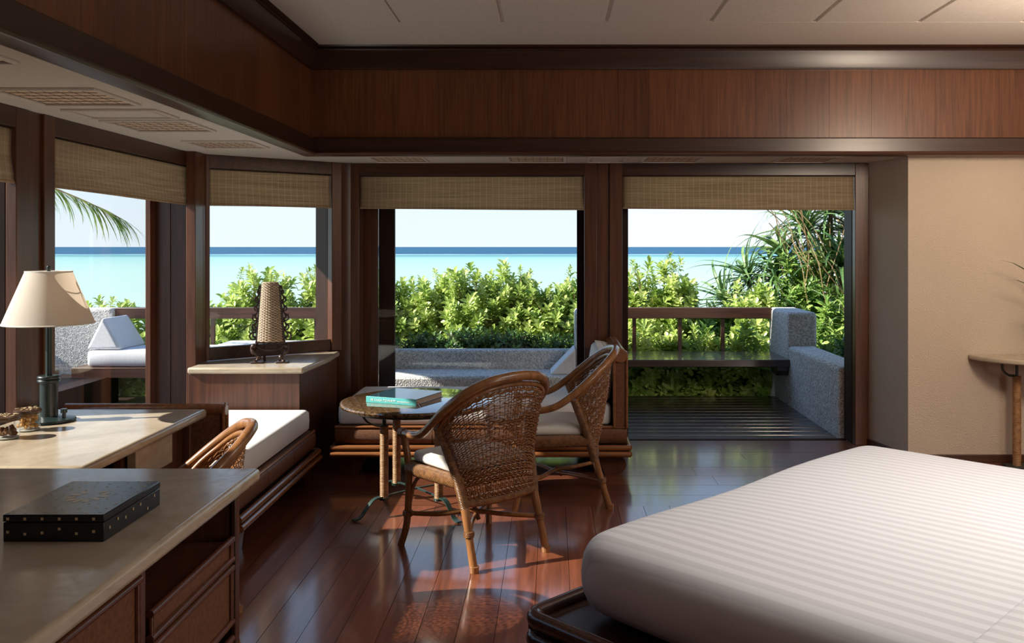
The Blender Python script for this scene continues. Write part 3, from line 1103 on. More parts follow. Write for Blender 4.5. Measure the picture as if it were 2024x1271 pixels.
def armchair(label, origin, rz):
    t = thing('rattan_armchair', label, 'armchair', origin, rz, 'rattan armchairs with woven backs')

    def P(nm, m_, mat, **kw):
        return obj(nm, m_, mat, t, world=False, **kw)
    hoopR = [(.283, .262, .588), (.292, .16, .592), (.305, .04, .618), (.312, -.06, .682), (.300, -.16, .765), (.255, -.25, .842), (.165, -.315, .898), (.06, -.345, .918)]
    hoop = [(-x, y, z) for x, y, z in hoopR] + [(0, -.35, .921)] + hoopR[::-1]
    hp = cr(hoop, 5)
    nn = len(hp)
    rad = [.019 + .006 * math.sin(PI * i / (nn - 1)) for i in range(nn)]
    P('arm_hoop', M().tube(hp, rad, 12), CANE, smooth=60)
    inr = [(.283, -.085, .665), (.285, -.14, .72), (.262, -.215, .785), (.215, -.265, .832), (.14, -.30, .862), (.05, -.318, .876)]
    inner = [(-x, y, z) for x, y, z in inr] + [(0, -.32, .878)] + inr[::-1]
    ip = cr(inner, 5)
    P('inner_hoop', M().tube(ip, .014, 10), CANE, smooth=60)
    for s in (-1, 1):
        P('rear_leg', M().tube(cr([(s * .225, -.292, 0), (s * .222, -.245, .16), (s * .218, -.205, .29)], 4), [.021, .0205, .020, .0195, .0195, .02, .021, .022, .023], 10), CANE, smooth=60)
        P('back_post', M().tube(cr([(s * .218, -.205, .285), (s * .238, -.155, .45), (s * .268, -.10, .60), (s * .286, -.075, .665)], 5), .025, 10), WRAP_D, smooth=60)
        P('front_leg', M().tube(cr([(s * .285, .272, 0), (s * .265, .245, .12), (s * .258, .238, .30), (s * .262, .24, .45), (s * .283, .25, .585)], 5), .0185, 10), CANE, smooth=60)
        P('arm_cap', M().tube([(s * .283, .275, .588), (s * .283, .238, .589)], .024, 10), WRAP_D, smooth=60)
        # knee brace under the seat at the front
        P('brace', M().tube(cr([(s * .256, .232, .22), (s * .235, .215, .33), (s * .19, .20, .375)], 5), .010, 8), CANE, smooth=60)
    # seat frame: thick, bound with cane
    for a, b in (((-.255, .24, .405), (.255, .24, .405)), ((-.255, .24, .405), (-.228, -.16, .405)), ((.255, .24, .405), (.228, -.16, .405)), ((-.228, -.165, .405), (.228, -.165, .405))):
        P('seat_rail', M().tube([a, Vector(a).lerp(Vector(b), .5), b], .036, 12, flat=.85), WRAP_D, smooth=60)
    P('seat_web', M().box(-.235, .235, -.15, .23, .415, .432), MAT_R)
    P('seat_pad', M().cushion(-.235, .235, -.14, .252, .434, .492, .028, .014), CREAM, smooth=60)
    # bowed crossed stretchers with ring bindings
    z = .17
    zz = .172
    P('stretcher', M().tube(cr([(-.262, .24, z), (-.15, .115, zz), (-.02, .02, .185), (.10, -.10, zz), (.222, -.245, z)], 6), .0125, 8), CANE, smooth=60)
    P('stretcher', M().tube(cr([(.262, .24, z), (.15, .115, zz), (.02, .02, .165), (-.10, -.10, zz), (-.222, -.245, z)], 6), .0125, 8), CANE, smooth=60)
    for s in (-1, 1):
        P('binding', M().lathe([(.0, -.014), (.025, -.014), (.027, 0), (.025, .014), (0, .014)], (s * .262, .24, z), 12), WRAP_D, smooth=60)
        P('binding', M().lathe([(.0, -.014), (.025, -.014), (.027, 0), (.025, .014), (0, .014)], (s * .222, -.245, z), 12), WRAP_D, smooth=60)
        P('foot_cap', M().lathe([(.0, 0), (.022, 0), (.023, .03), (.0, .03)], (s * .225, -.292, 0), 12), CANE, smooth=60)
    P('lower_back_rail', M().tube(cr([(-.215, -.205, .305), (-.1, -.222, .30), (0, -.227, .30), (.1, -.222, .30), (.215, -.205, .305)], 4), .019, 10), WRAP_D, smooth=60)
    P('lashing', M().tube([(0, -.02, .145), (0, .02, .205)], .012, 8), WRAP_D, smooth=60)

    # woven back
    K = len(ip) - 1

    def top(u):
        q = u * K
        i = min(int(q), K - 1)
        return ip[i].lerp(ip[i + 1], q - i)

    def bot(u):
        s = 2 * u - 1
        return Vector((.215 * s, -.205 - .022 * (1 - s * s), .315))

    def side(s, t):
        pts = [Vector((.218, -.205, .315)), Vector((.238, -.155, .45)), Vector((.268, -.10, .60)), Vector((.283, -.085, .665))]
        q = t * 3
        i = min(int(q), 2)
        p = pts[i].lerp(pts[i + 1], q - i)
        return Vector((p.x * s, p.y, p.z))

    def surf(u, t):
        # remap u so that the hoop is reached evenly
        p = bot(u).lerp(top(u), t)
        p.y -= .012 * math.sin(PI * t) * math.sin(PI * u)
        return p
    ns = 34
    wv_ = M()
    for j in range(ns + 1):
        u = j / ns
        wv_.tube([surf(u, t / 10) for t in range(11)], .0026, 4, cap=False)
    P('back_stakes', wv_, WICK, kind='stuff', smooth=60)
    rows = 41
    wv_ = M()
    for i in range(rows):
        t0 = (i + .5) / rows
        pts = []
        for j in range(ns * 2 + 1):
            u = j / (ns * 2)
            p = surf(u, t0)
            n_ = (surf(min(u + .02, 1), t0) - surf(max(u - .02, 0), t0)).cross(Vector((0, 0, 1))).normalized()
            ph = (1 if ((j // 2 + i * 1) % 2) else -1) if j % 2 == 0 else 0
            p = p + n_ * .0048 * ph
            # twill lean of the strands
            p.z += .0035 * math.sin(j * PI * .5 + i)
            pts.append(p)
        wv_.tube(pts, .0034, 4, cap=False, flat=1.25)
    P('woven_back', wv_, WICK, kind='stuff', smooth=60)
    # braided border just under the hoop
    br = M()
    for q in range(3):
        pts = []
        for j in range(121):
            u = .02 + .96 * j / 120
            p = surf(u, .955)
            n_ = Vector((p.x, p.y + .1, 0)).normalized()
            a = j * .55 + q * 2 * PI / 3
            pts.append(p + n_ * .006 * math.cos(a) + Vector((0, 0, .006 * math.sin(a))))
        br.tube(pts, .004, 5)
    P('braid', br, WICK, smooth=60)
    return t


def copy_chair(src, label, origin, rz):
    r = src.copy()
    C.objects.link(r)
    r.location = origin
    r.rotation_euler = (0, 0, rz)
    r['label'] = label
    for ch in list(src.children):
        c_ = ch.copy()
        C.objects.link(c_)
        c_.parent = r
    return r


ch1 = armchair('rattan armchair seen from behind, nearest, at the round table', (-.389, 4.58, 0), math.radians(41))
ch2 = copy_chair(ch1, 'rattan armchair in side view right of the table, before the front daybed', (.045, 5.45, 0), math.radians(92))
ch3 = copy_chair(ch1, 'rattan armchair mostly hidden behind the near stone desk', (-1.505, 3.47, 0), math.radians(110))
ch3.scale = (.9, .9, .9)

# ------------------------------------------------------------------ round table
TX, TY, TZ = -.80, 5.27, .64
tb = thing('round_table', 'round low table with brown shell top on cane-wrapped posts', 'table', (TX, TY, 0))
obj('table_top', M().lathe([(0, -.03), (.425, -.03), (.442, -.025), (.45, -.012), (.447, -.003), (.435, 0), (0, 0)], (TX, TY, TZ), 64), SHELL, tb, smooth=30)
obj('top_ring', M().tube([(TX + .40 * math.cos(a * PI / 24), TY + .40 * math.sin(a * PI / 24), TZ - .036) for a in range(48)], .008, 6, closed=True), IRON, tb)
base = math.radians(222)
for q in range(4):
    a = base + q * PI / 2
    dx, dy = math.cos(a), math.sin(a)
    px, py = TX + .225 * dx, TY + .225 * dy
    obj('post', M().tube([(px, py, .10), (px, py, .3), (px, py, .515)], .025, 16), WRAP, tb, smooth=50)
    ft = M()
    ft.lathe([(0, -.01), (.03, -.01), (.032, .004), (0, .004)], (px, py, .10), 16)
    path = cr([(TX, TY, .115), (px, py, .108), (px + .07 * dx, py + .07 * dy, .10), (px + .12 * dx, py + .12 * dy, .055), (px + .155 * dx, py + .155 * dy, .018), (px + .20 * dx, py + .20 * dy, .008)], 5)
    wide = []
    ft2 = M()
    b = 0
    nx, ny = -dy, dx
    for p in path:
        i_ = min(path.index(p), len(path) - 1)
        wdt = .006 if i_ < 5 else .015
        ft2.v += [(p.x + nx * wdt, p.y + ny * wdt, p.z + .004), (p.x - nx * wdt, p.y - ny * wdt, p.z + .004), (p.x - nx * wdt, p.y - ny * wdt, p.z - .004), (p.x + nx * wdt, p.y + ny * wdt, p.z - .004)]
    for i_ in range(len(path) - 1):
        for j in range(4):
            ft2.f.append((i_ * 4 + j, i_ * 4 + (j + 1) % 4, i_ * 4 + 4 + (j + 1) % 4, i_ * 4 + 4 + j))
    ft2.f.append((3, 2, 1, 0))
    e_ = (len(path) - 1) * 4
    ft2.f.append((e_, e_ + 1, e_ + 2, e_ + 3))
    o = obj('foot', ft2, IRON_G, tb, smooth=50)
    obj('foot_collar', ft, IRON_G, tb)
    # bracket: strap curling from the post head out to the ring
    path = cr([(px - .01 * dx, py - .01 * dy, .520), (px + .05 * dx, py + .05 * dy, .522), (px + .10 * dx, py + .10 * dy, .545), (px + .13 * dx, py + .13 * dy, .575), (px + .14 * dx, py + .14 * dy, .61)], 5)
    br = M()
    for p in path:
        br.v += [(p.x + nx * .014, p.y + ny * .014, p.z + .003), (p.x - nx * .014, p.y - ny * .014, p.z + .003), (p.x - nx * .014, p.y - ny * .014, p.z - .004), (p.x + nx * .014, p.y + ny * .014, p.z - .004)]
    for i_ in range(len(path) - 1):
        for j in range(4):
            br.f.append((i_ * 4 + j, i_ * 4 + (j + 1) % 4, i_ * 4 + 4 + (j + 1) % 4, i_ * 4 + 4 + j))
    br.tube([(px, py, .515), (px, py, .612)], .012, 10)
    br.lathe([(0, .60), (.035, .60), (.035, .611), (0, .611)], (px, py, 0), 14)
    obj('bracket', br, IRON, tb, smooth=50)


def text_mesh(body, size, mat, name, parent, mtx, extrude=.0006, align='LEFT'):
    cu = bpy.data.curves.new(name, 'FONT')
    cu.body = body
    cu.size = size
    cu.extrude = extrude
    cu.align_x = align
    to = bpy.data.objects.new(name + '_src', cu)
    C.objects.link(to)
    bpy.context.view_layer.update()
    me = bpy.data.meshes.new_from_object(to)
    bpy.data.objects.remove(to)
    me.transform(mtx)
    me.materials.clear()
    me.materials.append(mat)
    o = bpy.data.objects.new(name, me)
    C.objects.link(o)
    o.parent = parent
    return o


# book on the table: spine faces the camera
bk = thing('book', 'thick hardback with teal spine lying on the round table', 'book', (-1.085, 5.19, TZ), math.radians(-21))
obj('cover', M().box(0, .335, 0, .32, .0, .003).box(0, .335, 0, .32, .033, .036), COVER, bk, world=False, bev=.001)
obj('spine', M().box(0, .335, -.004, .0, .0, .036), TEAL, bk, world=False, bev=.0015)
obj('pages', M().box(.004, .330, .002, .312, .003, .033), PAPER, bk, world=False)
M90 = Matrix.Rotation(PI / 2, 4, 'X')
text_mesh('RE CUGA TO PARTY', .0185, LETTER, 'spine_title', bk, Matrix.Translation((.032, -.0046, .0115)) @ M90)
text_mesh('BarbadosAlltorth', .0125, LETTER, 'spine_author', bk, Matrix.Translation((.21, -.0046, .0125)) @ M90 @ Matrix.Scale(.95, 4, (1, 0, 0)))
for q, mt in ((0, RED), (1, LETTER)):
    obj('bookmark_ribbon', M().tube(cr([(.325, .03, .02), (.345, .012 - q * .01, .012), (.37, -.012 - q * .012, .003), (.385, -.035 - q * .01, .002)], 4), .003, 6, flat=.4), mt, bk, world=False)

# ------------------------------------------------------------------ bed (turned 45 degrees)
bd = thing('bed', 'large low bed with dark wood double-rail frame, foot corner towards the table', 'bed', (.03, 2.90, 0), PI / 4)


def BP(nm, m_, mat, **kw):
    return obj(nm, m_, mat, bd, world=False, **kw)


LX, LY = 2.08, 2.05
mt_ = M().cushion(0, LX, -LY, 0, .345, .612, .115, .022)
mt_.v = [(x + .008 * math.sin(y * 5 + z * 4), y + .008 * math.sin(x * 6), z + (.006 * math.sin(x * 5.2) * math.cos(y * 3) if z > .5 else 0)) for x, y, z in mt_.v]
o = BP('mattress', mt_, LINEN, smooth=None)
for pl in o.data.polygons:
    pl.use_smooth = True
sd = o.modifiers.new('s', 'SUBSURF')
sd.levels = sd.render_levels = 1
fo = M().cushion(.03, LX - .03, -LY - .01, -1.27, .60, .645, .016, .004)
BP('folded_top_sheet', fo, LINEN, smooth=60)
gp = .075
for z, r in ((.338, .028), (.272, .030)):
    pth = []
    x0, x1, y0, y1 = -gp, LX + gp, -LY - gp, gp
    for cx_, cy_, a0 in ((x1 - .05, y1 - .05, 0), (x0 + .05, y1 - .05, PI / 2), (x0 + .05, y0 + .05, PI), (x1 - .05, y0 + .05, 1.5 * PI)):
        for k2 in range(5):
            a = a0 + PI / 2 * k2 / 4
            pth.append((cx_ + .05 * math.cos(a), cy_ + .05 * math.sin(a), z))
    BP('frame_rail', M().tube(pth, r, 12, closed=True), BEDW, smooth=60)
BP('platform', M().box(-gp, LX + gp, -LY - gp, gp, .30, .335), BEDW)
BP('plinth', M().box(.25, LX - .25, -LY + .25, -.25, 0, .25), W_DK)

# ------------------------------------------------------------------ near desk with rattan drawers
nd = thing('stone_top_desk', 'near cabinet desk with pale stone top and rattan-fronted drawers', 'desk', (-1.75, 1.9, 0))
obj('stone_top', M().box(-2.49, -1.04, .7, 3.17, .712, .76), TRAV, nd, bev=.016).modifiers[0].segments = 4
obj('end_panel', M().box(-2.46, -1.105, 3.065, 3.095, 0, .71), CAB, nd, bev=.002)
obj('post', M().box(-1.105, -1.09, 3.055, 3.095, 0, .71), CAB, nd, bev=.003)
obj('divider', M().box(-2.46, -1.10, 2.375, 2.40, 0, .71), CAB, nd, bev=.002)
obj('back_panel', M().box(-2.46, -2.44, .75, 3.06, 0, .71), W_DK, nd)
obj('shelf', M().box(-2.44, -1.12, 2.402, 3.06, .515, .53), CAB, nd, bev=.002)
obj('bottom', M().box(-2.44, -1.12, .75, 3.06, .06, .08), W_DK, nd)
obj('end_panel', M().box(-2.46, -1.10, .73, .76, 0, .71), CAB, nd, bev=.002)


def drawer(y0, y1, z0, z1, nm='drawer', pulls=()):
    xf_ = -1.098
    d_ = obj(nm, M().box(xf_ - .02, xf_ - .004, y0 + .01, y1 - .01, z0 + .01, z1 - .01), MAT_R, nd)
    f_ = M()
    r = .0115
    f_.tube([(xf_, y0, z1), (xf_, y1, z1)], r, 10).tube([(xf_, y0, z0), (xf_, y1, z0)], r, 10)
    obj('rail', f_, CAB_Y, d_, world=True, smooth=60)
    g_2 = M()
    g_2.tube([(xf_, y0 + .01, z0), (xf_, y0 + .01, z1)], r * .8, 8).tube([(xf_, y1 - .01, z0), (xf_, y1 - .01, z1)], r * .8, 8)
    obj('stile', g_2, CAB_Y, d_, world=True, smooth=60)
    obj('box', M().box(-2.3, xf_ - .02, y0 + .02, y1 - .02, z0 + .01, z0 + .02), W_DK, d_, world=True)
    return d_


drawer(2.42, 3.045, .477, .545)
drawer(2.42, 3.045, .262, .447)
drawer(2.42, 3.045, .09, .205)
drawer(1.62, 2.36, .42, .665)
drawer(1.62, 2.36, .12, .385)
drawer(.80, 1.58, .12, .665)
# lacquered box
bx = thing('lacquer_box', 'flat black lacquered box with shell inlay on the near desk', 'box', (-1.333, 2.54, .76))
obj('body', M().box(-1.468, -1.198, 2.37, 2.71, .76, .812), LACQ, bx, bev=.002)
obj('lid', M().box(-1.469, -1.197, 2.369, 2.711, .8135, .833), LACQ, bx, bev=.003)
iq = M()


def diamond(mm, cx_, cy_, s_, z_, rot):
    mm.box(cx_ - s_, cx_ + s_, cy_ - s_, cy_ + s_, z_, z_ + .0005, rz=rot)


RR = random.Random(3)
for i in range(7):
    for j in range(8):
        if 1.6 < abs(i - 3) + abs(j - 3.5) or RR.random() < .2:
            diamond(iq, -1.45 + .0385 * i + RR.uniform(-.008, .008), 2.39 + .043 * j + RR.uniform(-.01, .01), .0035, .833, RR.uniform(0, 1.5))
for i in range(11):
    a = 2 * PI * i / 11
    r0 = .045
    cx_, cy_ = -1.333 + r0 * math.cos(a), 2.545 + r0 * 1.1 * math.sin(a)
    if i in (3,):
        continue
    iq.box(cx_ - .013, cx_ + .013, cy_ - .008, cy_ + .008, .833, .8335, rz=a + RR.uniform(-.5, .5))
for i in range(7):
    iq.v, iq.f = iq.v, iq.f
    y_ = 2.40 + .045 * i
    z_ = RR.choice([.775, .79, .80, .822])
    iq.box(-1.1975, -1.1965, y_ - .003, y_ + .003, z_ - .004, z_ + .004)
for i in range(6):
    x_ = -1.455 + .046 * i
    for z_ in (RR.uniform(.768, .80), .822):
        iq.box(x_ - .0035, x_ + .0035, 2.3682, 2.3692, z_ - .0035, z_ + .0035)
obj('inlay', iq, INLAY, bx, smooth=None)

# ------------------------------------------------------------------ far desk
fd = thing('stone_top_table', 'far writing desk with pale stone top carrying the lamp', 'desk', (-2.08, 3.8, 0))
obj('stone_top', M().box(-2.48, -1.70, 3.22, 4.375, .706, .75), TRAV, fd, bev=.016).modifiers[0].segments = 4
obj('stone_apron', M().box(-1.79, -1.75, 3.73, 4.09, .555, .705), TRAV, fd, bev=.004)
obj('end_panel', M().box(-2.46, -1.76, 4.31, 4.34, 0, .705), CAB, fd, bev=.002)
obj('end_panel', M().box(-2.46, -1.76, 3.26, 3.29, 0, .705), CAB, fd, bev=.002)
obj('back_panel', M().box(-2.47, -2.45, 3.29, 4.31, 0, .705), W_DK, fd)
obj('modesty_panel', M().box(-1.83, -1.80, 3.70, 4.31, .0, .70), CAB, fd)

# ------------------------------------------------------------------ table lamp
LXp, LYp = -2.305, 4.06
tl = thing('table_lamp', 'table lamp with cream conical shade and black column base', 'lamp', (LXp, LYp, .75))
obj('base', M().lathe([(0, 0), (.108, 0), (.113, .006), (.11, .014), (.06, .022), (.038, .026), (0, .026)], (LXp, LYp, .75), 40), IRON, tl)
obj('column', M().lathe([(0, .02), (.038, .02), (.038, .185), (.030, .188), (0, .188)], (LXp, LYp, .75), 24), IRON, tl)
cl_ = M()
for zz_ in (.187, .203):
    cl_.tube([(LXp + .040 * math.cos(a * PI / 12), LYp + .040 * math.sin(a * PI / 12), .75 + zz_) for a in range(24)], .009, 8, closed=True)
cl_.lathe([(0, .18), (.035, .18), (.03, .21), (0, .21)], (LXp, LYp, .75), 20)
obj('collar', cl_, IRON, tl, smooth=60)
obj('stem', M().tube([(LXp, LYp, .95), (LXp, LYp, 1.25)], .0135, 12), IRON, tl)
obj('switch_knob', M().lathe([(0, 0), (.008, 0), (.008, .02), (.014, .022), (.014, .04), (0, .04)], (LXp + .075, LYp - .01, .77), 14), IRON, tl)
shd = obj('lamp_shade', M().lathe([(.187, 1.20), (.1875, 1.204), (.094, 1.434), (.0935, 1.438)], (LXp, LYp, 0), 64).__class__(), SHADE, tl)
bpy.data.objects.remove(shd)
sm = M()
n_ = 72
for r, z in ((.190, 1.198), (.096, 1.438)):
    sm.v += [(LXp + r * math.cos(2 * PI * j / n_), LYp + r * math.sin(2 * PI * j / n_), z) for j in range(n_)]
sm.f += [(j, (j + 1) % n_, n_ + (j + 1) % n_, n_ + j) for j in range(n_)]
shd = obj('lamp_shade', sm, SHADE, tl, smooth=80)
sm = M()
for r, z in ((.190, 1.199), (.096, 1.437)):
    sm.tube([(LXp + r * math.cos(2 * PI * j / 48), LYp + r * math.sin(2 * PI * j / 48), z) for j in range(48)], .0028, 6, closed=True)
obj('piping', sm, CREAM, shd, world=True)
hp_ = M()
hp_.tube(cr([(LXp, LYp, 1.24), (LXp - .05, LYp, 1.30), (LXp - .045, LYp, 1.38), (LXp, LYp, 1.43)], 5), .0025, 6)
hp_.tube(cr([(LXp, LYp, 1.24), (LXp + .05, LYp, 1.30), (LXp + .045, LYp, 1.38), (LXp, LYp, 1.43)], 5), .0025, 6)
for q in range(3):
    a = q * 2 * PI / 3 + .4
    hp_.tube([(LXp, LYp, 1.432), (LXp + .095 * math.cos(a), LYp + .095 * math.sin(a), 1.436)], .002, 5)
hp_.lathe([(0, 1.43), (.006, 1.43), (.009, 1.445), (.011, 1.455), (.008, 1.462), (0, 1.463)], (LXp, LYp, 0), 12)
obj('harp_and_finial', hp_, IRON, tl)
obj('bulb', M().lathe([(0, 1.24), (.013, 1.245), (.014, 1.27), (.028, 1.31), (.026, 1.34), (.012, 1.36), (0, 1.363)], (LXp, LYp, 0), 16), plain('bulb_glass', (.8, .8, .78), .3), tl)


# ------------------------------------------------------------------ jars
def jar(label, x, y, r, h, fill_mat, fh, lumps):
    t = thing('snack_jar', label, 'jar', (x, y, .75))
    obj('glass', M().lathe([(0, .001), (r - .004, .001), (r, .008), (r, h - .014), (r - .003, h - .010)], (x, y, .75), 32), GLASS, t, smooth=60)
    obj('glass_base', M().lathe([(0, .002), (r - .006, .002), (r - .004, .007), (0, .008)], (x, y, .75), 32), plain('jar_base_glass', (.55, .56, .52), .1), t)
    obj('lid', M().lathe([(0, h - .012), (r + .002, h - .012), (r + .005, h - .006), (r + .004, h + .003), (r - .006, h + .008), (0, h + .009)], (x, y, .75), 32), JARLID, t)
    il = M()
    for i in range(16):
        a, d = RR.uniform(0, 6.3), (r - .008) * math.sqrt(RR.random())
        il.box(x + d * math.cos(a) - .006, x + d * math.cos(a) + .006, y + d * math.sin(a) - .004, y + d * math.sin(a) + .004, .75 + h + .0078, .75 + h + .0102, rz=RR.uniform(0, 3))
    obj('lid_inlay', il, INLAY, t, smooth=None)
    fm = M()
    for i in range(lumps):
        a, d = RR.uniform(0, 6.3), (r - .016) * math.sqrt(RR.random())
        zz_ = .75 + .016 + RR.uniform(0, fh)
        s_ = RR.uniform(.006, .011)
        fm.lathe([(0, -s_), (s_ * .8, -s_ * .5), (s_, 0), (s_ * .7, s_ * .6), (0, s_)], (x + d * math.cos(a), y + d * math.sin(a), zz_), 6, RR.uniform(.6, 1.2), RR.uniform(.6, 1.2))
    obj('contents', fm, fill_mat, t, kind='stuff', smooth=None)


jar('glass jar of amber dried fruit with dark lid beside the lamp', -2.285, 3.86, .051, .088, AMBER, .05, 60)
jar('glass jar of brown nuts with dark lid, cut by the left edge', -2.28, 3.70, .052, .088, SNACK, .028, 60)

# ------------------------------------------------------------------ carved lantern on the sill
KX, KY, KZ = -1.955, 6.16, .744
cv = thing('carved_lantern', 'carved dark wood lantern with woven wicker shade on the stone sill', 'lantern', (KX, KY, KZ), math.radians(6))


def KP(nm, m_, mat, parent=cv, **kw):
    return obj(nm, m_, mat, parent, world=False, **kw)


wk = M()
nr = 46
for i in range(nr):
    t = i / (nr - 1)
    hw = .083 - .030 * t
    z = .155 + .40 * t
    pts = []
    for j in range(37):
        a = PI + PI * j / 36
        b_ = .0028 * (1 if (j // 3 + i) % 2 else -1)
        pts.append(((hw + b_) * math.cos(a), -.0 + (hw * .75 + b_) * math.sin(a), z + .0016 * math.sin(j * 1.05 + i * PI)))
    wk.tube(pts, .0042, 5, cap=False)
KP('wicker_shade', wk, WICK_L, kind='stuff', smooth=60)
KP('wicker_liner', M().grid(lambda u, v: ((.080 - .030 * v) * math.cos(PI + PI * u), (.060 - .022 * v) * math.sin(PI + PI * u), .155 + .40 * v), 24, 2), MAT_R, smooth=60)
KP('top_cap', M().prism([((.054) * math.cos(PI + PI * u / 12), .041 * math.sin(PI + PI * u / 12)) for u in range(13)], .555, .562), WICK_L)
for s in (-1, 1):
    KP('upright', M().tube([(s * .092, 0, .13), (s * .062, 0, .54)], [.010, .007], 8), CARVE)
    sc2 = M()

    def spiral(cx_, cz_, r0, r1, a0, turns, sg, th):
        pts = []
        for q in range(22):
            f_ = q / 21
            r = r0 + (r1 - r0) * f_
            a = a0 + sg * turns * 2 * PI * f_
            pts.append((cx_ + r * math.cos(a), 0, cz_ + r * math.sin(a)))
        sc2.tube(pts, [th * (1 - .5 * q / 21) for q in range(22)], 6, flat=1.3)
    for z_, w_ in ((.18, .034), (.245, .026), (.31, .028), (.375, .022), (.435, .022), (.49, .014)):
        xo = .092 - (z_ - .13) * .073
        spiral(s * (xo + w_ * .75), z_, w_, .005, PI / 2 if s > 0 else PI / 2, .95, s * -1, .0065)
        # leaf tip
        sc2.tube([(s * (xo + w_ * 1.2), 0, z_ + w_ * .6), (s * (xo + w_ * 1.9), 0, z_ + w_ * 1.3)], [.006, .001], 5)
        sc2.tube(cr([(s * xo, 0, z_ - .02), (s * (xo + w_ * .9), 0, z_ + .012), (s * (xo + .006), 0, z_ + .05)], 4), .0055, 6)
    KP('scroll_carving', sc2, CARVE, smooth=60)
    KP('leg', M().tube(cr([(s * .10, -.005, .125), (s * .125, -.02, .105), (s * .105, -.02, .07), (s * .075, -.02, .045), (s * .09, -.03, .018), (s * .10, -.035, .008)], 5),
                       [.013 + .005 * math.sin(i * .9) for i in range(26)], 8), CARVE, smooth=60)
    KP('foot', M().box(s * .085 - .042, s * .085 + .042, -.05, .01, 0, .012), CARVE, bev=.004)
    KP('rear_leg', M().tube([(s * .05, .03, .13), (s * .055, .07, 0.004)], .009, 6), CARVE)
ap = M()
ap.box(-.10, .10, -.012, .010, .135, .152)
for q in range(5):
    xx = -.088 + q * .044
    ap.tube([(xx + .018 * math.cos(a * PI / 8), 0, .112 + .014 * math.sin(a * PI / 8)) for a in range(16)], .005, 6, closed=True)
ap.tube(cr([(-.11, 0, .12), (-.05, 0, .092), (0, 0, .085), (.05, 0, .092), (.11, 0, .12)], 5), .008, 6)
KP('pierced_apron', ap, CARVE, smooth=60)

# ------------------------------------------------------------------ console and plant on the right
co = thing('console_table', 'half-round stone console on a cane-wrapped post against the beige wall', 'console', (3.55, 6.3, 0))
pol = [(3.55 + .55 * math.cos(PI + PI * a / 28), 6.375 + .46 * math.sin(PI + PI * a / 28)) for a in range(29)]
obj('stone_top', M().prism(pol, .742, .778), TRAV, co, bev=.012).modifiers[0].segments = 4
for px in (3.28, 3.82):
    obj('post', M().tube([(px, 6.24, .0), (px, 6.24, .3), (px, 6.24, .64)], .028, 16), WRAP, co, smooth=50)
    s = -1 if px < 3.5 else 1
    obj('bracket', M().tube(cr([(px, 6.24, .64), (px + s * .07, 6.22, .65), (px + s * .12, 6.20, .69), (px + s * .13, 6.19, .742)], 5), .009, 8).tube([(px, 6.24, .63), (px, 6.24, .742)], .01, 8), IRON, co, smooth=50)
obj('foot_plate', M().box(3.2, 3.9, 6.18, 6.30, 0, .012), IRON, co, bev=.003)

pp_ = thing('potted_plant', 'potted plant on the console, only two leaf tips in view at right', 'plant', (3.55, 6.18, .778))
obj('pot', M().lathe([(0, 0), (.07, 0), (.10, .16), (.105, .18), (.09, .18), (.085, .15), (0, .15)], (3.55, 6.18, .778), 28), TEAL, pp_)
obj('soil', M().lathe([(0, .15), (.084, .15), (.08, .156), (0, .158)], (3.55, 6.18, .778), 20), RUG, pp_)


def strap(L, wd, droop, n=7, fold=.3):
    """strap leaf mesh, grows along +x then bends down"""
    mm = M()
    a = 0.0
    x = z = 0.0
    for i in range(n + 1):
        f_ = i / n
        ww = wd * (1 - f_ ** 2.2) * (0.55 + .45 * min(1, f_ * 5)) + .0008
        mm.v += [(x, -ww, z + ww * fold), (x, 0, z), (x, ww, z + ww * fold)]
        x += L / n * math.cos(a)
        z += L / n * math.sin(a)
        a -= droop / n * (0.4 + 1.2 * f_)
    for i in range(n):
        b = i * 3
        mm.f += [(b, b + 3, b + 4, b + 1), (b + 1, b + 4, b + 5, b + 2)]
    return mm


INLEAF = leafmat('indoor_leaf', [(0.02, 0.06, 0.015), (0.05, 0.14, 0.03), (0.10, 0.22, 0.05)], .2)
im = mesh_of(strap(.5, .022, 1.5), 'indoor_leaf', 60)
im.materials.append(INLEAF)
for i in range(16):
    a = i * 2.4
    a = -PI * (.05 + .9 * i / 15)
    share(im, 'leaf', pp_, (0, 0, .17), (0, -R.uniform(.9, 1.3), a), (R.uniform(.7, 1.0),) * 3)
for a, l_, el in ((PI + .05, .72, 1.30), (PI + .22, .62, 1.15)):
    share(im, 'leaf', pp_, (0, 0, .17), (0, -el, a), (l_ / .5,) * 3)


# ------------------------------------------------------------------ planting outside
def leaf_at(mm, p, d, up, L, W):
    """one folded leaf of 4 quads from p along d"""
    d = d.normalized()
    sd_ = d.cross(up)
    if sd_.length < 1e-3:
        sd_ = d.orthogonal()
    sd_.normalize()
    u2 = sd_.cross(d)
    b = len(mm.v)
    for f_, w_ in ((0, .12), (.35, .8), (.7, 1.0), (1.0, .12)):
        c_ = p + d * (L * f_) - u2 * (L * .18 * f_ * f_)
        mm.v += [tuple(c_ - sd_ * W * w_ + u2 * W * w_ * .35), tuple(c_), tuple(c_ + sd_ * W * w_ + u2 * W * w_ * .35)]
    for i in range(3):
        q = b + i * 3
        mm.f += [(q, q + 3, q + 4, q + 1), (q + 1, q + 4, q + 5, q + 2)]


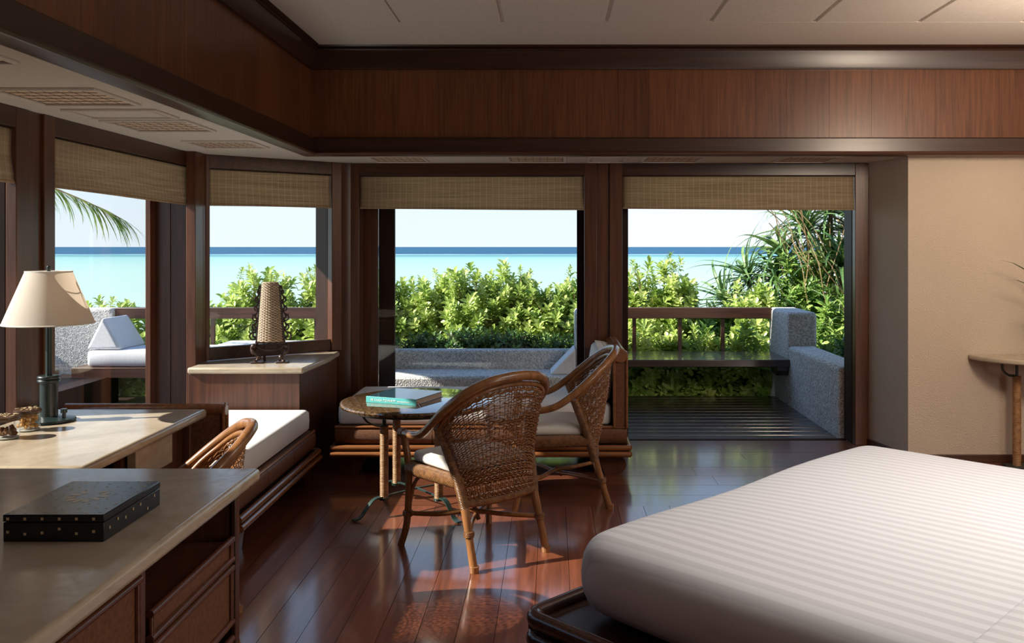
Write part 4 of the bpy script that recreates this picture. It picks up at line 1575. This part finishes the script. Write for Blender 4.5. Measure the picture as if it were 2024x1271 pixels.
def sprig_mesh(seed, nl, L, W, stem):
    rr_ = random.Random(seed)
    mm = M()
    for i in range(nl):
        f_ = (i + .5) / nl
        a = i * 2.4 + rr_.uniform(-.3, .3)
        el = -.1 + 1.15 * f_ + rr_.uniform(-.2, .2)
        d = Vector((math.cos(a) * math.cos(el), math.sin(a) * math.cos(el), math.sin(el)))
        leaf_at(mm, Vector((0, 0, stem * f_)) + d * .01, d, Vector((0, 0, 1)), L * rr_.uniform(.75, 1.15), W * rr_.uniform(.8, 1.1))
    mm.tube([(0, 0, -stem * .6), (0, 0, stem)], .004, 4)
    me = mesh_of(mm, 'sprig', None)
    return me


SPR = []
for i in range(4):
    me = sprig_mesh(i, 20, .072, .022, .15)
    me.materials.append(LEAF)
    SPR.append(me)
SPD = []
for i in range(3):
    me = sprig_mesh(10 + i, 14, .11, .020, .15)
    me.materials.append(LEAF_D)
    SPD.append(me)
SPB = []
for i in range(3):
    me = sprig_mesh(20 + i, 12, .15, .045, .10)
    me.materials.append(LEAF)
    SPB.append(me)
SPH = []
for i in range(2):
    me = sprig_mesh(30 + i, 14, .05, .012, .08)
    me.materials.append(LEAF_H)
    SPH.append(me)


def shrub(name, label, cat, cx_, cy_, zb, zt, rx, ry, n, meshes, size, group=None, shoots=0, seed=1, part='leaf_sprig'):
    rr_ = random.Random(seed)
    t = thing(name, label, cat, (cx_, cy_, zb), 0, group)
    hz_ = zt - zb
    st_ = M()
    for i in range(n):
        # points on the upper / front shell of an egg shape
        while True:
            a = rr_.uniform(0, 2 * PI)
            if math.sin(a) < .35:
                break
        h = rr_.random() ** .8
        rad = math.sqrt(max(.0, 1 - (h * 1.0) ** 4)) * rr_.uniform(.62, 1.08)
        x, y, z = rx * rad * math.cos(a), ry * rad * math.sin(a), hz_ * h * (1 + .07 * math.sin(a * 5 + seed)) * rr_.uniform(.86, 1.04)
        tilt = Vector((x / rx * .9, y / ry * .9 - .25, .35 + h)).normalized()
        q = tilt.to_track_quat('Z', 'Y').to_euler()
        q2 = (tilt.to_track_quat('Z', 'Y') @ Matrix.Rotation(rr_.uniform(0, 6), 4, 'Z').to_quaternion()).to_euler()
        s_ = size * rr_.uniform(.8, 1.35)
        share(rr_.choice(meshes), part, t, (x, y, z), q2, (s_,) * 3)
        if i % 6 == 0:
            st_.tube([(x * .1, y * .1, 0), (x * .5, y * .5, z * .6), (x, y, z)], [.012, .008, .004], 4)
    for i in range(shoots):
        a = rr_.uniform(0, PI * 2)
        x, y = rx * rr_.uniform(.1, .9) * math.cos(a), ry * .6 * math.sin(a)
        z = hz_ * rr_.uniform(.75, .95)
        tx = x + rr_.uniform(-.15, .15)
        tz = z + rr_.uniform(.12, .34)
        st_.tube(cr([(x, y, z), ((x + tx) / 2 + .03, y, (z + tz) / 2), (tx, y, tz)], 3), [.004, .004, .003, .003, .003, .002, .002], 4)
        share(rr_.choice(meshes), part, t, (tx, y, tz - .04), (rr_.uniform(-.4, .4), rr_.uniform(-.4, .4), rr_.uniform(0, 6)), (size * .7,) * 3)
    obj('stems', st_, TWIG, t, world=False, smooth=None)
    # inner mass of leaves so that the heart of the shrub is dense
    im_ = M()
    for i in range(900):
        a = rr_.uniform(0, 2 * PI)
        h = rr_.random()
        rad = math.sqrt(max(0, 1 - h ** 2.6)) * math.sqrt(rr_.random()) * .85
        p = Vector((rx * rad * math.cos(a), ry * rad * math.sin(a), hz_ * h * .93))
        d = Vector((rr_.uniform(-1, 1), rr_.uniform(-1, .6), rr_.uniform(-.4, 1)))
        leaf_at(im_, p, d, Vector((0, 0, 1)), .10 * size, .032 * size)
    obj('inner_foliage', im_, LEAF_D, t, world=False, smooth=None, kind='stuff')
    return t


GB = 'bright shrubs behind the planter wall'
mid = [(-1.95, 10.3, .96, .50), (-1.45, 10.5, .98, .5), (-.98, 10.4, 1.14, .46), (-.48, 10.5, 1.12, .45), (-.12, 10.35, .84, .42), (.28, 10.5, 1.06, .36)]
labs = ['leafy shrub at far left of the middle window view', 'leafy shrub second from left in the middle window view', 'tall pale green shrub left of centre in the middle window view',
        'tallest leafy shrub at the centre of the middle window view', 'leafy shrub right of centre in the middle window view', 'leafy shrub at the right edge of the middle window view']
for i, (x, y, zt, rx) in enumerate(mid):
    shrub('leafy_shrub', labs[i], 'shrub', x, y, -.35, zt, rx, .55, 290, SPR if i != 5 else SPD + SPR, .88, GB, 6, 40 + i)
# dark low hedge on the planter
shrub('low_hedge', 'dark low clipped hedge along the top of the planter wall', 'hedge', -.7, 9.50, .2, .55, 1.15, .20, 290, SPH, 1.0, None, 0, 60)
# beyond the left windows
lf = [(-5.2, 10.6, .75, .6, SPR), (-4.1, 10.4, .80, .55, SPB), (-3.45, 10.5, 1.05, .5, SPR), (-2.85, 10.6, 1.10, .5, SPR), (-2.35, 10.3, .95, .4, SPB)]
ll = ['leafy shrub beyond the stone terrace wall at far left', 'broad-leaved shrub below the rail in the left window', 'shrub with tall shoots left of the carved lantern',
      'shrub with tall shoots right of the carved lantern', 'broad-leaved shrub right of the carved lantern near the window edge']
for i, (x, y, zt, rx, ms_) in enumerate(lf):
    shrub('leafy_shrub', ll[i], 'shrub', x, y, -.35, zt, rx, .5, 150, ms_, 1.0 if ms_ is SPR else .8, 'shrubs beyond the left rail', 9 if i in (2, 3) else 2, 80 + i)
shrub('leafy_shrub', 'broad-leaved plant at floor level beyond the deck edge in the left window', 'shrub', -4.15, 9.75, -.35, .42, .8, .3, 110, SPB, .9, None, 0, 95)
# beyond the door
rt = [(1.0, 10.3, 1.10, .36, SPR), (1.42, 10.4, 1.18, .26, SPR), (1.85, 10.5, .70, .36, SPD), (2.35, 10.4, .95, .38, SPR), (2.9, 10.6, 1.15, .42, SPD), (3.5, 11.0, 1.5, .5, SPR), (3.3, 9.9, .85, .4, SPD)]
rl = ['bright shrub at the left edge of the door view', 'bright shrub with tall tip, second from left through the door', 'darker shrub in the dip at the middle of the door view',
      'yellow-green shrub behind the railing end', 'mid green shrub right behind the stone end post', 'pale climbing shrub among the strap-leaved plants at right', 'dark shrub beyond the stone parapet at right']
for i, (x, y, zt, rx, ms_) in enumerate(rt):
    shrub('leafy_shrub', rl[i], 'shrub', x, y, -.35, zt, rx, .45, 160, ms_, .95, 'shrubs seen through the door', 7 if i < 2 else 3, 110 + i)
lo = [(.95, 'low plants under the left part of the deck bench'), (1.55, 'low plants under the middle of the deck bench'), (2.1, 'low plants under the right part of the deck bench')]
for i, (x, lab) in enumerate(lo):
    shrub('low_shrub', lab, 'shrub', x, 9.75, -.4, .50, .42, .35, 130, SPR + SPD[:1], .95, 'low plants below the bench', 0, 140 + i)
shrub('low_hedge', 'dark low ground cover beyond the stone parapet', 'hedge', 3.05, 8.6, .10, .52, .42, .8, 220, SPH, 1.4, None, 0, 150)

# strap-leaved screw pines
PM = []
for i, (l_, dr) in enumerate(((.95, 1.7), (.8, 2.4), (1.05, 1.1), (.7, 2.9))):
    me = mesh_of(strap(l_, .030, dr, 9, .5), 'strap_leaf', 60)
    me.materials.append(LEAF_P)
    PM.append(me)
DM = mesh_of(strap(.7, .014, 2.6, 8, .3), 'dry_leaf', 60)
DM.materials.append(LEAF_B)


def pandanus(label, base, heads, seed, nleaf=46):
    rr_ = random.Random(seed)
    t = thing('screw_pine', label, 'plant', base, 0, 'strap-leaved plants through the door')
    for hx_, hy_, hz_, sc3, lean in heads:
        h = Vector((hx_ - base[0], hy_ - base[1], hz_ - base[2]))
        obj('trunk', M().tube(cr([(0, 0, 0), (h.x * .3, h.y * .5, h.z * .5), tuple(h)], 5), .028, 7), TWIG, t, world=False)
        for i in range(nleaf):
            a = i * 2.399 + rr_.uniform(-.2, .2)
            f_ = i / nleaf
            el = -.15 + 1.35 * f_ + rr_.uniform(-.12, .12)
            q = Matrix.Rotation(lean, 4, 'Y') @ Matrix.Rotation(a, 4, 'Z') @ Matrix.Rotation(-el, 4, 'Y')
            share(rr_.choice(PM), 'strap_leaf', t, h + Vector((0, 0, .10 * f_)), q.to_euler(), (sc3 * rr_.uniform(.8, 1.1),) * 3)
        for i in range(9):
            a = rr_.uniform(0, 6.28)
            q = Matrix.Rotation(a, 4, 'Z') @ Matrix.Rotation(.3, 4, 'Y')
            share(DM, 'dry_leaf', t, h - Vector((0, 0, .05)), q.to_euler(), (sc3 * rr_.uniform(.7, 1.1),) * 3)
    return t


pandanus('big strap-leaved plant filling the upper right of the door view', (3.5, 11.0, -.35),
         [(3.15, 10.9, 1.70, 1.0, -.35), (3.50, 11.1, 1.98, 1.0, -.1), (2.95, 11.1, 1.35, .95, -.5), (3.50, 10.7, 1.25, .95, -.1), (3.8, 11.2, 1.65, 1.0, .1)], 5, 50)
pandanus('smaller strap-leaved plant leaning left in the middle of the door view', (2.6, 11.2, -.35),
         [(2.50, 11.2, 1.10, .85, -.5), (2.80, 11.0, 1.10, .85, -.4), (2.2, 11.1, .80, .8, -.6), (2.65, 10.8, .7, .8, -.2)], 6)
pandanus('low strap-leaved plant just beyond the stone parapet', (3.35, 9.7, -.3), [(3.3, 9.6, .55, .75, -.2), (3.75, 9.9, .8, .8, .0)], 7, 36)
# bare climbing stems among them
vn = thing('bare_vine', 'thin bare vines tangled over the strap-leaved plants', 'vine', (3.3, 10.5, 0))
RV = random.Random(9)
for i in range(16):
    x = RV.uniform(2.9, 3.9)
    p = Vector((x - 3.3, RV.uniform(-.3, .2), RV.uniform(.4, .9)))
    pts = [p]
    dx = RV.uniform(-.25, .05)
    for q in range(5):
        dx += RV.uniform(-.12, .12)
        p = p + Vector((dx * .6, RV.uniform(-.05, .05), RV.uniform(.18, .34)))
        pts.append(p)
    obj('vine_stem', M().tube(cr(pts, 4), .0055, 5), LEAF_B, vn, world=False)

# palm frond hanging into the left window view
pf = thing('palm_tree', 'palm tree with one green frond hanging at the top of the left window', 'palm', (-7.6, 8.6, -.35))
rach = cr([(.15, 0, 2.95), (.9, -.1, 3.02), (1.7, -.25, 2.86), (2.5, -.35, 2.62), (3.2, -.4, 2.36), (3.62, -.4, 2.16)], 6)
obj('trunk', M().tube(cr([(0, 0, 0), (.1, 0, 1.2), (.15, 0, 3.0)], 6), [.13 - .003 * q for q in range(13)], 12), TWIG, pf, world=False)
obj('rachis', M().tube(rach, [.013 * (1 - .75 * i / (len(rach) - 1)) for i in range(len(rach))], 6), LEAF_B, pf, world=False)
lm = []
for i in range(2):
    me = mesh_of(strap(.46, .009, .5 + i * .6, 6, .4), 'leaflet', 60)
    me.materials.append(LEAF_D)
    lm.append(me)
for i in range(110):
    f_ = .12 + .88 * i / 109
    q = f_ * (len(rach) - 1)
    k2 = min(int(q), len(rach) - 2)
    p = rach[k2].lerp(rach[k2 + 1], q - k2)
    for s in (-1, 1):
        a = s * R.uniform(.35, .7) * (1.2 - .5 * f_)
        mt = Matrix.Rotation(a, 4, 'Z') @ Matrix.Rotation(.30 + .42 * f_ + R.uniform(-.25, .3), 4, 'Y')
        share(R.choice(lm), 'leaflet', pf, p, mt.to_euler(), (R.uniform(.75, 1.1) * (1.0 - .35 * abs(f_ - .45)),) * 3)
